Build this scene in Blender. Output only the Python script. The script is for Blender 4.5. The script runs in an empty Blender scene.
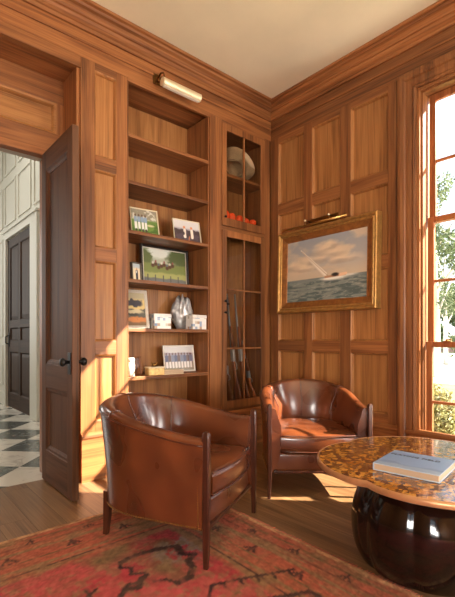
import bpy, bmesh, math, random
import numpy as np
from mathutils import Vector, Matrix

random.seed(7)
rng = np.random.default_rng(11)
SC = bpy.context.scene
COL = SC.collection
PI = math.pi

# ------------------------------------------------------------------ materials
def srgb(r, g, b):
    def c(v):
        v /= 255.0
        return v / 12.92 if v <= 0.04045 else ((v + 0.055) / 1.055) ** 2.4
    return (c(r), c(g), c(b), 1.0)

def new_mat(name):
    m = bpy.data.materials.new(name)
    m.use_nodes = True
    nt = m.node_tree
    return m, nt, nt.nodes, nt.links, nt.nodes['Principled BSDF']

def ramp(N, stops):
    r = N.new('ShaderNodeValToRGB')
    while len(r.color_ramp.elements) > 1:
        r.color_ramp.elements.remove(r.color_ramp.elements[-1])
    r.color_ramp.elements[0].position = stops[0][0]
    r.color_ramp.elements[0].color = stops[0][1]
    for p, c in stops[1:]:
        e = r.color_ramp.elements.new(p)
        e.color = c
    return r

def plain(name, col, rough=0.5, metal=0.0, coat=0.0, var=0.0, vscale=20, bump=0.0):
    m, nt, N, L, B = new_mat(name)
    B.inputs['Base Color'].default_value = col
    B.inputs['Roughness'].default_value = rough
    B.inputs['Metallic'].default_value = metal
    B.inputs['Coat Weight'].default_value = coat
    B.inputs['Coat Roughness'].default_value = 0.12
    if var or bump:
        tc = N.new('ShaderNodeTexCoord')
        n = N.new('ShaderNodeTexNoise')
        n.inputs['Scale'].default_value = vscale
        n.inputs['Detail'].default_value = 6
        L.new(tc.outputs['Object'], n.inputs['Vector'])
        if var:
            lo = tuple(c * (1 - var) for c in col[:3]) + (1,)
            hi = tuple(min(1, c * (1 + var)) for c in col[:3]) + (1,)
            r = ramp(N, [(0.3, lo), (0.7, hi)])
            L.new(n.outputs['Fac'], r.inputs['Fac'])
            L.new(r.outputs['Color'], B.inputs['Base Color'])
        if bump:
            b = N.new('ShaderNodeBump')
            b.inputs['Strength'].default_value = bump
            b.inputs['Distance'].default_value = 0.01
            L.new(n.outputs['Fac'], b.inputs['Height'])
            L.new(b.outputs['Normal'], B.inputs['Normal'])
    return m

def wood(name, axis, dark, mid, light, rough=0.48, coat=0.04, var=0.26, across=9.0, along=0.55):
    """timber with the grain along one object axis; each board its own tone"""
    m, nt, N, L, B = new_mat(name)
    tc = N.new('ShaderNodeTexCoord')
    geo = N.new('ShaderNodeNewGeometry')
    oi = N.new('ShaderNodeObjectInfo')
    rnd = N.new('ShaderNodeMath'); rnd.operation = 'ADD'
    L.new(geo.outputs['Random Per Island'], rnd.inputs[0])
    L.new(oi.outputs['Random'], rnd.inputs[1])
    fr = N.new('ShaderNodeMath'); fr.operation = 'FRACT'
    L.new(rnd.outputs[0], fr.inputs[0])
    off = N.new('ShaderNodeVectorMath'); off.operation = 'SCALE'
    off.inputs[0].default_value = (17.0, 23.0, 31.0)
    L.new(fr.outputs[0], off.inputs['Scale'])
    add = N.new('ShaderNodeVectorMath'); add.operation = 'ADD'
    L.new(tc.outputs['Object'], add.inputs[0])
    L.new(off.outputs[0], add.inputs[1])
    def mapped(a, b):
        mp = N.new('ShaderNodeMapping')
        s = [b, b, b]
        s['xyz'.index(axis)] = a
        mp.inputs['Scale'].default_value = s
        L.new(add.outputs[0], mp.inputs['Vector'])
        return mp
    mp = mapped(along, across)
    n1 = N.new('ShaderNodeTexNoise')
    n1.inputs['Scale'].default_value = 1.0
    n1.inputs['Detail'].default_value = 5
    n1.inputs['Distortion'].default_value = 0.5
    L.new(mp.outputs[0], n1.inputs['Vector'])
    mul = N.new('ShaderNodeMath'); mul.operation = 'MULTIPLY'
    mul.inputs[1].default_value = 3.0
    L.new(n1.outputs['Fac'], mul.inputs[0])
    png = N.new('ShaderNodeMath'); png.operation = 'PINGPONG'
    png.inputs[1].default_value = 0.5
    L.new(mul.outputs[0], png.inputs[0])
    mp2 = mapped(2.2, 120.0)
    n2 = N.new('ShaderNodeTexNoise')
    n2.inputs['Scale'].default_value = 1.0
    n2.inputs['Detail'].default_value = 3
    L.new(mp2.outputs[0], n2.inputs['Vector'])
    mix = N.new('ShaderNodeMath'); mix.operation = 'MULTIPLY_ADD'
    mix.inputs[1].default_value = 0.68
    L.new(png.outputs[0], mix.inputs[0])
    sc2 = N.new('ShaderNodeMath'); sc2.operation = 'MULTIPLY'
    sc2.inputs[1].default_value = 0.72
    L.new(n2.outputs['Fac'], sc2.inputs[0])
    L.new(sc2.outputs[0], mix.inputs[2])
    r = ramp(N, [(0.22, dark), (0.5, mid), (0.82, light)])
    L.new(mix.outputs[0], r.inputs['Fac'])
    hsv = N.new('ShaderNodeHueSaturation')
    mr = N.new('ShaderNodeMapRange')
    mr.inputs['To Min'].default_value = 1 - var
    mr.inputs['To Max'].default_value = 1 + var
    L.new(fr.outputs[0], mr.inputs['Value'])
    L.new(mr.outputs[0], hsv.inputs['Value'])
    L.new(r.outputs['Color'], hsv.inputs['Color'])
    L.new(hsv.outputs['Color'], B.inputs['Base Color'])
    B.inputs['Roughness'].default_value = rough
    B.inputs['Specular IOR Level'].default_value = 0.22 if rough > .55 else 0.36
    B.inputs['Coat Weight'].default_value = coat
    B.inputs['Coat Roughness'].default_value = 0.2
    bp = N.new('ShaderNodeBump')
    bp.inputs['Strength'].default_value = 0.12
    bp.inputs['Distance'].default_value = 0.003
    L.new(n2.outputs['Fac'], bp.inputs['Height'])
    L.new(bp.outputs['Normal'], B.inputs['Normal'])
    return m

WD, WM, WL = srgb(74, 43, 21), srgb(122, 74, 39), srgb(150, 97, 54)
W = {a: wood('walnut_' + a, a, WD, WM, WL) for a in 'xyz'}
# flat-sawn panel fields, a little yellower
WP = wood('walnut_panel', 'z', srgb(104, 65, 32), srgb(146, 96, 51), srgb(172, 119, 68), across=11, var=0.10)
WPX = wood('walnut_panel_wide', 'x', srgb(104, 65, 32), srgb(146, 96, 51), srgb(172, 119, 68), across=11, var=0.10)
WDK = {a: wood('dark_walnut_' + a, a, srgb(52, 32, 20), srgb(84, 54, 34), srgb(100, 68, 46), rough=0.6, coat=0.0, var=0.08) for a in 'xz'}
ESP = {a: wood('espresso_' + a, a, srgb(34, 22, 14), srgb(54, 35, 22), srgb(68, 46, 30), rough=0.6, coat=0, var=0.08) for a in 'xyz'}
SASH = {a: wood('mahogany_' + a, a, srgb(104, 56, 28), srgb(142, 82, 43), srgb(164, 102, 57), var=0.08) for a in 'xz'}
OAK = wood('oak_floor', 'y', srgb(88, 62, 40), srgb(120, 88, 58), srgb(144, 110, 76), rough=0.33, coat=0.1, var=0.16, across=8, along=0.45)
LEGW = wood('chair_leg_wood', 'z', srgb(36, 17, 10), srgb(58, 28, 16), srgb(74, 38, 22), rough=0.3, coat=0.4, var=0.05, across=30)

def glass_mat(name, refl=1.0, tint=(1, 1, 1, 1)):
    m, nt, N, L, B = new_mat(name)
    N.remove(B)
    out = N['Material Output']
    t = N.new('ShaderNodeBsdfTransparent'); t.inputs['Color'].default_value = tint
    g = N.new('ShaderNodeBsdfGlossy'); g.inputs['Roughness'].default_value = 0.015
    fr = N.new('ShaderNodeFresnel'); fr.inputs['IOR'].default_value = 1.5
    mu = N.new('ShaderNodeMath'); mu.operation = 'MULTIPLY'; mu.inputs[1].default_value = refl
    # only the outer face of a pane mirrors; the exit face lets everything through
    ge = N.new('ShaderNodeNewGeometry'); fb = N.new('ShaderNodeMath'); fb.operation = 'SUBTRACT'; fb.inputs[0].default_value = 1.0
    L.new(ge.outputs['Backfacing'], fb.inputs[1])
    m2 = N.new('ShaderNodeMath'); m2.operation = 'MULTIPLY'
    L.new(fr.outputs[0], mu.inputs[0])
    L.new(mu.outputs[0], m2.inputs[0]); L.new(fb.outputs[0], m2.inputs[1])
    mx = N.new('ShaderNodeMixShader')
    L.new(m2.outputs[0], mx.inputs[0])
    L.new(t.outputs[0], mx.inputs[1]); L.new(g.outputs[0], mx.inputs[2])
    L.new(mx.outputs[0], out.inputs['Surface'])
    return m
GLASS = glass_mat('clear_glass', 1.2)
CABGLASS = glass_mat('cabinet_glass', 1.4, (.9, .88, .84, 1))

def attr_mat(name, rough=0.5, coat=0.0, bump=0.0, bscale=300, spec=0.5):
    m, nt, N, L, B = new_mat(name)
    a = N.new('ShaderNodeVertexColor'); a.layer_name = 'Col'
    L.new(a.outputs['Color'], B.inputs['Base Color'])
    B.inputs['Roughness'].default_value = rough
    B.inputs['Coat Weight'].default_value = coat
    B.inputs['Coat Roughness'].default_value = 0.03
    B.inputs['Specular IOR Level'].default_value = spec
    if bump:
        tc = N.new('ShaderNodeTexCoord'); n = N.new('ShaderNodeTexNoise')
        n.inputs['Scale'].default_value = bscale
        L.new(tc.outputs['Object'], n.inputs['Vector'])
        b = N.new('ShaderNodeBump'); b.inputs['Strength'].default_value = bump
        b.inputs['Distance'].default_value = 0.004
        L.new(n.outputs['Fac'], b.inputs['Height']); L.new(b.outputs['Normal'], B.inputs['Normal'])
    return m
PICT = attr_mat('printed_photo', 0.3)
CANVAS = attr_mat('painted_canvas', 0.55)
RUGM = attr_mat('wool_pile', 0.95, bump=0.8, bscale=260, spec=0.1)

def leather(name):
    m, nt, N, L, B = new_mat(name)
    tc = N.new('ShaderNodeTexCoord')
    n = N.new('ShaderNodeTexNoise'); n.inputs['Scale'].default_value = 4.0
    n.inputs['Detail'].default_value = 1.5; n.inputs['Roughness'].default_value = 0.5
    L.new(tc.outputs['Object'], n.inputs['Vector'])
    r = ramp(N, [(0.2, srgb(50, 23, 11)), (0.5, srgb(88, 43, 21)), (0.8, srgb(118, 64, 33))])
    r.color_ramp.interpolation = 'B_SPLINE'
    L.new(n.outputs['Fac'], r.inputs['Fac'])
    L.new(r.outputs['Color'], B.inputs['Base Color'])
    rr = N.new('ShaderNodeMapRange'); rr.inputs['To Min'].default_value = 0.24; rr.inputs['To Max'].default_value = 0.32
    L.new(n.outputs['Fac'], rr.inputs['Value']); L.new(rr.outputs[0], B.inputs['Roughness'])
    B.inputs['Coat Weight'].default_value = 0.5
    B.inputs['Coat Roughness'].default_value = 0.15
    n3 = N.new('ShaderNodeTexNoise'); n3.inputs['Scale'].default_value = 9; n3.inputs['Detail'].default_value = 1
    L.new(tc.outputs['Object'], n3.inputs['Vector'])
    b = N.new('ShaderNodeBump'); b.inputs['Strength'].default_value = 0.10; b.inputs['Distance'].default_value = 0.01
    L.new(n3.outputs['Fac'], b.inputs['Height']); L.new(b.outputs['Normal'], B.inputs['Normal'])
    return m
LEATHER = leather('brown_leather')
WELT = plain('leather_welt', srgb(74, 34, 18), 0.35, coat=0.3)
BRASS = plain('brass', srgb(196, 160, 96), 0.3, 1.0)
PALE_BRASS = plain('pale_brass', srgb(232, 218, 180), 0.45, 0.6)
OLD_BRASS = plain('old_brass', srgb(128, 92, 50), 0.4, 1.0)
GILT = plain('gilt', srgb(176, 132, 72), 0.42, 0.6, var=0.22, vscale=30)
GILT_D = plain('dark_gilt', srgb(142, 90, 42), 0.5, 0.4, var=0.25, vscale=24)
IRON = plain('black_iron', srgb(28, 25, 24), 0.4, 0.6)
STEEL = plain('gun_steel', srgb(142, 150, 160), 0.35, 0.4)
BRIGHT_STEEL = plain('bright_steel', srgb(186, 186, 190), 0.35, 0.5)
SILVER = plain('silver_leaf', srgb(205, 198, 184), 0.4, 0.35, var=0.12)
BLACKF = plain('black_frame_paint', srgb(34, 28, 24), 0.4)
PEWTER = plain('pewter_frame', srgb(120, 112, 100), 0.45, 0.3)
WHITEP = plain('white_frame_paint', srgb(226, 220, 206), 0.5)
CREAM = plain('cream_frame_paint', srgb(214, 200, 168), 0.5)
HALLW = plain('hall_paint', srgb(206, 203, 190), 0.5)
PLASTER = plain('ceiling_plaster', srgb(224, 211, 176), 0.85, var=0.07, vscale=1.6)
FELT = plain('hat_felt', srgb(176, 150, 116), 0.95, var=0.1)
ORANGE = plain('blaze_orange', srgb(248, 84, 26), 0.6, var=0.1)
CERAMIC = plain('silvery_ceramic', srgb(188, 186, 184), 0.28, 0.35, var=0.3, vscale=26)
PAPER = plain('book_pages', srgb(182, 156, 128), 0.8)
COVER = plain('book_cover', srgb(178, 194, 210), 0.22, coat=0.6, var=0.10, vscale=8)
INK = plain('title_ink', srgb(18, 20, 28), 0.5)

# ------------------------------------------------------------------ mesh tools
def link_mesh(name, verts, faces, mat, parent=None, smooth=False, mats=None, fmat=None):
    me = bpy.data.meshes.new(name)
    me.from_pydata([tuple(v) for v in verts], [], faces)
    me.update()
    for m in (mats or [mat]):
        me.materials.append(m)
    if fmat is not None:
        me.polygons.foreach_set('material_index', fmat)
    if smooth:
        me.polygons.foreach_set('use_smooth', [True] * len(me.polygons))
    o = bpy.data.objects.new(name, me)
    COL.objects.link(o)
    if parent is not None:
        o.parent = parent
    return o

class MB:
    """collects shapes that become one mesh"""
    def __init__(s):
        s.v, s.f = [], []
    def add(s, vs, fs):
        b = len(s.v)
        s.v += [tuple(v) for v in vs]
        s.f += [tuple(b + i for i in f) for f in fs]
        return s
    def box(s, x0, x1, y0, y1, z0, z1, bev=0.0):
        if bev <= 0:
            vs = [(x, y, z) for x in (x0, x1) for y in (y0, y1) for z in (z0, z1)]
            fs = [(0, 1, 3, 2), (4, 6, 7, 5), (0, 4, 5, 1), (2, 3, 7, 6), (0, 2, 6, 4), (1, 5, 7, 3)]
            return s.add(vs, fs)
        bm = bmesh.new()
        bmesh.ops.create_cube(bm, size=1)
        for v in bm.verts:
            v.co = Vector(((x0 + x1) / 2 + v.co.x * (x1 - x0), (y0 + y1) / 2 + v.co.y * (y1 - y0), (z0 + z1) / 2 + v.co.z * (z1 - z0)))
        bmesh.ops.bevel(bm, geom=bm.edges[:], offset=bev, segments=2, affect='EDGES', profile=0.6)
        bm.verts.index_update()
        s.add([v.co[:] for v in bm.verts], [[v.index for v in f.verts] for f in bm.faces])
        bm.free()
        return s
    def loft(s, rings, close_u=True, caps=(True, True)):
        n = len(rings[0]); vs = [p for r in rings for p in r]; fs = []
        for i in range(len(rings) - 1):
            for j in range(n if close_u else n - 1):
                k = (j + 1) % n
                fs.append((i * n + j, i * n + k, (i + 1) * n + k, (i + 1) * n + j))
        if caps[0]: fs.append(tuple(reversed(range(n))))
        if caps[1]: fs.append(tuple((len(rings) - 1) * n + j for j in range(n)))
        return s.add(vs, fs)
    def lathe(s, prof, c=(0, 0, 0), n=24, axis='z', caps=True):
        rings = []
        for r, h in prof:
            ring = []
            for j in range(n):
                a = 2 * PI * j / n
                p = {'z': (r * math.cos(a), r * math.sin(a), h), 'y': (r * math.cos(a), h, r * math.sin(a)), 'x': (h, r * math.cos(a), r * math.sin(a))}[axis]
                ring.append((p[0] + c[0], p[1] + c[1], p[2] + c[2]))
            rings.append(ring)
        return s.loft(rings, True, (caps, caps))
    def tube(s, pts, r, n=8, caps=True):
        pts = [Vector(p) for p in pts]
        rad = r if isinstance(r, (list, tuple)) else [r] * len(pts)
        up = None; rings = []
        for i, p in enumerate(pts):
            t = (pts[min(i + 1, len(pts) - 1)] - pts[max(i - 1, 0)]).normalized()
            if up is None:
                up = Vector((0, 0, 1)) if abs(t.z) < 0.9 else Vector((1, 0, 0))
            a = t.cross(up).normalized(); up = a.cross(t).normalized()
            rings.append([p + rad[i] * (math.cos(2 * PI * j / n) * a + math.sin(2 * PI * j / n) * up) for j in range(n)])
        return s.loft(rings, True, (caps, caps))
    def sphere(s, c, r, n=10, sq=(1, 1, 1)):
        prof = [(r * math.sin(PI * i / n), -r * math.cos(PI * i / n)) for i in range(n + 1)]
        prof[0] = (r * 0.02, -r); prof[-1] = (r * 0.02, r)
        m = MB().lathe(prof, n=n + 4)
        return s.add([(v[0] * sq[0] + c[0], v[1] * sq[1] + c[1], v[2] * sq[2] + c[2]) for v in m.v], m.f)
    def build(s, name, mat, parent=None, smooth=False):
        return link_mesh(name, s.v, s.f, mat, parent, smooth)

def empty(name, loc=(0, 0, 0), rz=0.0, rx=0.0, parent=None):
    o = bpy.data.objects.new(name, None)
    o.empty_display_size = 0.1
    COL.objects.link(o)
    o.location = loc; o.rotation_euler = (rx, 0, rz)
    if parent is not None: o.parent = parent
    return o

def tag(o, label, cat, group=None, kind=None):
    o['label'] = label; o['category'] = cat
    if group: o['group'] = group
    if kind: o['kind'] = kind
    return o

def struct(o):
    o['kind'] = 'structure'
    return o

def smooth_by_angle(o, deg=40):
    me = o.data
    me.polygons.foreach_set('use_smooth', [True] * len(me.polygons))
    me.set_sharp_from_angle(angle=math.radians(deg))

def board(name, x0, x1, y0, y1, z0, z1, mat, parent, bev=0.003):
    return MB().box(x0, x1, y0, y1, z0, z1, bev).build(name, mat, parent)

def panel(name, x0, x1, z0, z1, y, depth, mat, parent, mould=0.013, raised=False):
    """sunk panel with a stepped sticking around it; front plane y, facing -y; field lies `depth` behind"""
    loops = [(0.0, 0.0), (0.004, 0.004), (mould * 0.55, 0.006), (mould, depth * 0.75), (mould + 0.003, depth)]
    if raised:
        loops += [(mould + 0.012, depth), (mould + 0.016, depth - 0.004), (mould + 0.055, depth - 0.012)]
    vs, fs = [], []
    for o, d in loops:
        vs += [(x0 + o, y + d, z0 + o), (x1 - o, y + d, z0 + o), (x1 - o, y + d, z1 - o), (x0 + o, y + d, z1 - o)]
    for i in range(len(loops) - 1):
        for j in range(4):
            k = (j + 1) % 4
            fs.append((4 * i + j, 4 * i + k, 4 * i + 4 + k, 4 * i + 4 + j))
    b = 4 * (len(loops) - 1)
    fs.append((b, b + 1, b + 2, b + 3))
    # solid back so the panel has thickness
    nb = len(vs)
    yb = y + depth + 0.02
    vs += [(x0, yb, z0), (x1, yb, z0), (x1, yb, z1), (x0, yb, z1)]
    fs.append((nb + 3, nb + 2, nb + 1, nb))
    for j in range(4):
        k = (j + 1) % 4
        fs.append((j, nb + j, nb + k, k))
    return link_mesh(name, vs, fs, mat, parent)

def sweep_profile(prof, a, b, miter_a, miter_b, inward):
    """moulding profile [(out, z)] swept from a to b (xy points); out is along `inward`; mitred by miter*out along the run"""
    d = Vector((b[0] - a[0], b[1] - a[1], 0)).normalized()
    n = Vector((inward[0], inward[1], 0))
    A = [Vector((a[0], a[1], z)) + n * o + d * (o * miter_a) for o, z in prof]
    Bv = [Vector((b[0], b[1], z)) + n * o - d * (o * miter_b) for o, z in prof]
    return [A, Bv]

# ------------------------------------------------------------------ picture helpers
def lin(a):
    a = np.clip(np.asarray(a, float) / 255.0, 0, 1)
    return np.where(a <= 0.04045, a / 12.92, ((a + 0.055) / 1.055) ** 2.4)

def vnoise(x, y, seed=0):
    xi, yi = np.floor(x).astype(np.int64), np.floor(y).astype(np.int64)
    xf, yf = x - xi, y - yi
    u, v = xf * xf * (3 - 2 * xf), yf * yf * (3 - 2 * yf)
    def h(a, b):
        n = (a * 374761393 + b * 668265263 + seed * 1274126177) & 0x7fffffff
        n = ((n ^ (n >> 13)) * 1274126177) & 0x7fffffff
        return ((n ^ (n >> 16)) & 0xffff) / 65535.0
    return (h(xi, yi) * (1 - u) + h(xi + 1, yi) * u) * (1 - v) + (h(xi, yi + 1) * (1 - u) + h(xi + 1, yi + 1) * u) * v

def fbm(x, y, seed=0, oct=4):
    s, a, t = 0, 0.5, 0
    for i in range(oct):
        s = s + a * vnoise(x * 2 ** i, y * 2 ** i, seed + i); t += a; a *= 0.5
    return s / t

def mixc(c, col, w):
    w = np.clip(w, 0, 1)[..., None]
    return c * (1 - w) + np.array(col, float) * w

def base(u, col):
    return np.ones(u.shape + (3,)) * np.array(col, float)

def step(x, e=0.02):
    return np.clip(x / e + 0.5, 0, 1)

def seg(u, v, ax, ay, bx, by, w0, w1=None, asp=1.0):
    w1 = w0 if w1 is None else w1
    du, dv = (bx - ax) * asp, by - ay
    t = np.clip(((u - ax) * asp * du + (v - ay) * dv) / (du * du + dv * dv), 0, 1)
    d = np.hypot((u - ax) * asp - t * du, v - ay - t * dv)
    w = w0 + (w1 - w0) * t
    return step(w - d, 0.006)

def blob(u, v, cx, cy, rx, ry, e=0.3):
    return np.clip((1 - np.hypot((u - cx) / rx, (v - cy) / ry)) / e, 0, 1)

def colour_grid(name, w, h, fn, mat, parent, nx, ny, y=0.0, z0=0.0, thick=0.003):
    """upright sheet w x h facing -y with its picture in a colour attribute"""
    gx = np.linspace(-w / 2, w / 2, nx); gz = np.linspace(z0, z0 + h, ny)
    X, Zz = np.meshgrid(gx, gz)
    U, V = np.meshgrid(np.linspace(0, 1, nx), np.linspace(0, 1, ny))
    cols = lin(fn(U, V))
    n = nx * ny
    vs = np.zeros((n, 3)); vs[:, 0] = X.ravel(); vs[:, 1] = y; vs[:, 2] = Zz.ravel()
    idx = np.arange(n).reshape(ny, nx)
    q = np.stack([idx[:-1, :-1], idx[:-1, 1:], idx[1:, 1:], idx[1:, :-1]], -1).reshape(-1, 4)
    o = link_mesh(name, vs.tolist(), q.tolist(), mat, parent)
    at = o.data.color_attributes.new('Col', 'FLOAT_COLOR', 'POINT')
    buf = np.ones((n, 4), np.float32); buf[:, :3] = cols.reshape(-1, 3)
    at.data.foreach_set('color', buf.ravel())
    return o

def frame_ring(name, w, h, prof, mat, parent, z0=0.0):
    """mitred frame round an opening w x h (opening base at z0); prof = closed [(out, y)]"""
    rings = []
    for sx, sz in ((-1, 0), (1, 0), (1, 1), (-1, 1)):
        rings.append([(sx * (w / 2 + o), y, z0 + (h + o if sz else -o)) for o, y in prof])
    n = len(prof); vs = [p for r in rings for p in r]; fs = []
    for i in range(4):
        k = (i + 1) % 4
        for j in range(n):
            m = (j + 1) % n
            fs.append((i * n + j, i * n + m, k * n + m, k * n + j))
    o = link_mesh(name, vs, fs, mat, parent)
    bm = bmesh.new(); bm.from_mesh(o.data)
    bmesh.ops.recalc_face_normals(bm, faces=bm.faces[:]); bm.to_mesh(o.data); bm.free()
    return o

# ------------------------------------------------------------------ room dimensions
CEIL = 3.66
FZ = 3.30          # underside of frieze board
XL, YF = -6.6, -6.9
RAILS = [(0.37, 0.46), (0.985, 1.095), (1.735, 1.845), (2.46, 2.57), (3.24, FZ)]

# ---- floor: oak planks running along y
pl = MB()
x = XL
pw = 0.165
while x < 0.2:
    y = YF - random.random() * 1.5
    while y < 0.277:
        ln = random.uniform(1.3, 2.3)
        y1 = min(y + ln, 0.277)
        if y1 > YF and y1 - y > 0.02:
            pl.add([(x + 0.0007, max(y, YF - .2) + 0.0007, 0), (x + pw - 0.0007, max(y, YF - .2) + 0.0007, 0), (x + pw - 0.0007, y1 - 0.0007, 0), (x + 0.0007, y1 - 0.0007, 0)], [(0, 1, 2, 3)])
        y += ln
    x += pw
floor = struct(MB().box(XL - 0.2, 0.25, YF - 0.2, 0.277, -0.2, -0.001).build('floor', plain('floor_gap', srgb(60, 40, 24), 0.8)))
pl.build('oak_boards', OAK, floor)

# ---- hall floor: black and white marble laid diagonally
def marble(name, cols, veins):
    m, nt, N, L, B = new_mat(name)
    tc = N.new('ShaderNodeTexCoord'); n = N.new('ShaderNodeTexNoise')
    n.inputs['Scale'].default_value = 4.5; n.inputs['Detail'].default_value = 8; n.inputs['Distortion'].default_value = 1.6
    L.new(tc.outputs['Object'], n.inputs['Vector'])
    r = ramp(N, [(0.3, cols), (0.52, cols), (0.6, veins), (0.68, cols)])
    L.new(n.outputs['Fac'], r.inputs['Fac']); L.new(r.outputs['Color'], B.inputs['Base Color'])
    B.inputs['Roughness'].default_value = 0.22
    return m
MW = marble('white_marble', srgb(214, 208, 196), srgb(186, 180, 170))
MK = marble('charcoal_marble', srgb(78, 82, 78), srgb(122, 124, 118))
T = 0.475
tw, tk = MB(), MB()
s2 = math.sqrt(0.5)
# one tile edge is anchored near the threshold; tiles run along the diagonals
def clip_poly(poly, f):
    out = []
    for i in range(len(poly)):
        a, b = poly[i], poly[(i + 1) % len(poly)]
        fa, fb = f(a), f(b)
        if fa >= 0: out.append(a)
        if fa * fb < 0:
            t = fa / (fa - fb)
            out.append((a[0] + (b[0] - a[0]) * t, a[1] + (b[1] - a[1]) * t))
    return out
U0, V0 = 0.36, 0.05
for i in range(-14, 22):
    for j in range(-14, 16):
        cs = [((i + a) * T + U0, (j + b) * T + V0) for a, b in ((0, 0), (1, 0), (1, 1), (0, 1))]
        P = [((p + q) * s2 - 2.0, (p - q) * s2 + 1.2) for p, q in cs]
        for f in (lambda p: p[1] - 0.2775, lambda p: 7.4 - p[1], lambda p: p[0] + 6.5, lambda p: -1.6 - p[0]):
            P = clip_poly(P, f)
            if len(P) < 3: break
        if len(P) >= 3:
            P = P[::-1]
            (tw if (i + j) % 2 else tk).add([(p[0], p[1], 0) for p in P], [tuple(range(len(P)))])
hf = struct(MB().box(-6.6, -1.5, 0.2775, 7.5, -0.2, -0.001).build('floor_hall', plain('grout', srgb(120, 116, 108), 0.9)))
tw.build('white_tile', MW, hf); tk.build('charcoal_tile', MK, hf)

# ---- ceiling
struct(MB().box(XL - 0.2, 0.25, YF - 0.2, 0.5, CEIL, CEIL + 0.15).build('ceiling', PLASTER))
struct(MB().box(-6.7, -1.4, 0.5, 7.6, 4.7, 4.85).build('ceiling_hall', HALLW))

# ---- hall walls
hw = struct(MB().box(-1.6, -1.45, 0.5, 3.03, 0, 4.7).box(-1.6, -1.45, 4.35, 7.6, 0, 4.7).box(-1.6, -1.45, 3.03, 4.35, 2.72, 4.7).build('wall_hall', HALLW))
struct(MB().box(-6.7, -1.45, 7.45, 7.6, 0, 4.7).build('wall_hall_end', HALLW))
struct(MB().box(-6.75, -6.6, 0.5, 7.6, 0, 4.7).build('wall_hall_side', HALLW))
struct(MB().box(-6.7, -1.45, 0.5, 0.56, 3.66, 4.7).build('wall_hall_front', HALLW))
def bead_rect(mb, x, y0, y1, z0, z1, w=0.03, t=0.018):
    mb.box(x - t, x, y0, y1, z0, z0 + w); mb.box(x - t, x, y0, y1, z1 - w, z1)
    mb.box(x - t, x, y0, y0 + w, z0 + w, z1 - w); mb.box(x - t, x, y1 - w, y1, z0 + w, z1 - w)
hm = MB()
for y0 in (0.75, 1.55, 2.35, 3.15, 3.95, 4.75, 5.55, 6.35):
    z0 = 2.98
    bead_rect(hm, -1.6, y0, y0 + 0.66, z0, 3.66)
    bead_rect(hm, -1.6, y0, y0 + 0.66, 3.82, 4.5)
for y0, y1 in ((0.75, 1.7), (1.85, 2.62), (4.72, 5.4), (5.55, 6.3)):
    bead_rect(hm, -1.6, y0, y1, 0.32, 1.0); bead_rect(hm, -1.6, y0, y1, 1.14, 2.8)
hm.box(-1.625, -1.6, 0.5, 2.9, 0, 0.2).box(-1.625, -1.6, 4.48, 7.45, 0, 0.2)
hm.build('panel_moulding', HALLW, hw)
t3 = MB()
for y0, y1 in ((2.72, 3.03), (4.35, 4.48)):
    t3.box(-1.66, -1.6, y0, y1, 0, 2.72, .006)
t3.box(-1.66, -1.6, 2.72, 4.48, 2.72, 2.83, .006).box(-1.68, -1.6, 2.69, 4.51, 2.83, 2.86, .004)
t3 = struct(t3.build('trim_hall_door', HALLW))
# dark hall door
d2 = struct(empty('door_2', (-1.62, 3.03, 0), -PI / 2))
# local x -> -y ; door spans local x -1.32..0
xs = [(-1.32, -1.19), (-0.71, -0.61), (-0.13, 0.0)]
for a, b in xs: board('stile', a, b, 0.0, 0.045, 0.01, 2.71, ESP['z'], d2)
for z0, z1 in ((0.01, 0.24), (0.9, 1.08), (1.28, 1.4), (2.58, 2.71)):
    for a, b in ((-1.19, -0.71), (-0.61, -0.13)):
        board('rail', a, b, 0.0, 0.045, z0, z1, ESP['x'], d2)
for z0, z1 in ((0.24, 0.9), (1.08, 1.28), (1.4, 2.58)):
    for a, b in ((-1.19, -0.71), (-0.61, -0.13)):
        panel('panel', a, b, z0, z1, 0.0, 0.02, ESP['z'], d2, raised=(z1 - z0 > .4))
hd = MB().box(-1.27, -1.23, -0.012, 0.0, 0.98, 1.2, .004)
hd.tube([(-1.25, -0.01, 1.02), (-1.25, -0.05, 1.04), (-1.25, -0.05, 1.14), (-1.25, -0.01, 1.16)], 0.01)
hd.build('pull_handle', IRON, d2)

# ------------------------------------------------------------------ crown and frieze
CROWN = [(0.0, 3.505), (0.02, 3.505), (0.024, 3.53), (0.034, 3.536), (0.05, 3.55), (0.056, 3.57), (0.07, 3.575), (0.074, 3.59),
         (0.09, 3.605), (0.112, 3.615), (0.118, 3.632), (0.138, 3.638), (0.142, 3.659), (0.0, 3.659)]
def crown(name, a, b, inward, mat, ma=1, mb=1):
    r = sweep_profile(CROWN, a, b, ma, mb, inward)
    o = MB().loft(r, True, (True, True)).build(name, mat)
    return struct(o)
crown('trim_1', (XL, 0), (0, 0), (0, -1), W['x'], 1, 1)
crown('trim_2', (0, 0), (0, YF), (-1, 0), W['y'], 1, 1)
crown('trim_3', (XL, YF), (XL, 0), (1, 0), W['y'], 1, 1)
crown('trim_4', (0, YF), (XL, YF), (0, 1), W['x'], 1, 1)

# ------------------------------------------------------------------ back wall (bookcase side)
wb = struct(empty('wall_back'))
MB().box(-2.14, 0.25, 0.42, 0.5, 0, CEIL).box(-2.16, -1.745, 0.045, 0.42, 0, FZ).box(XL - .2, -3.66, 0.045, 0.5, 0, FZ).build('core', W['z'], wb)
MB().box(XL - .2, 0.0, 0.0, 0.42, FZ, CEIL, 0.0).build('frieze', W['x'], wb)
MB().box(XL, 0.0, -0.012, 0.0, 3.41, 3.425, 0.003).build('frieze_bead', W['x'], wb)
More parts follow.
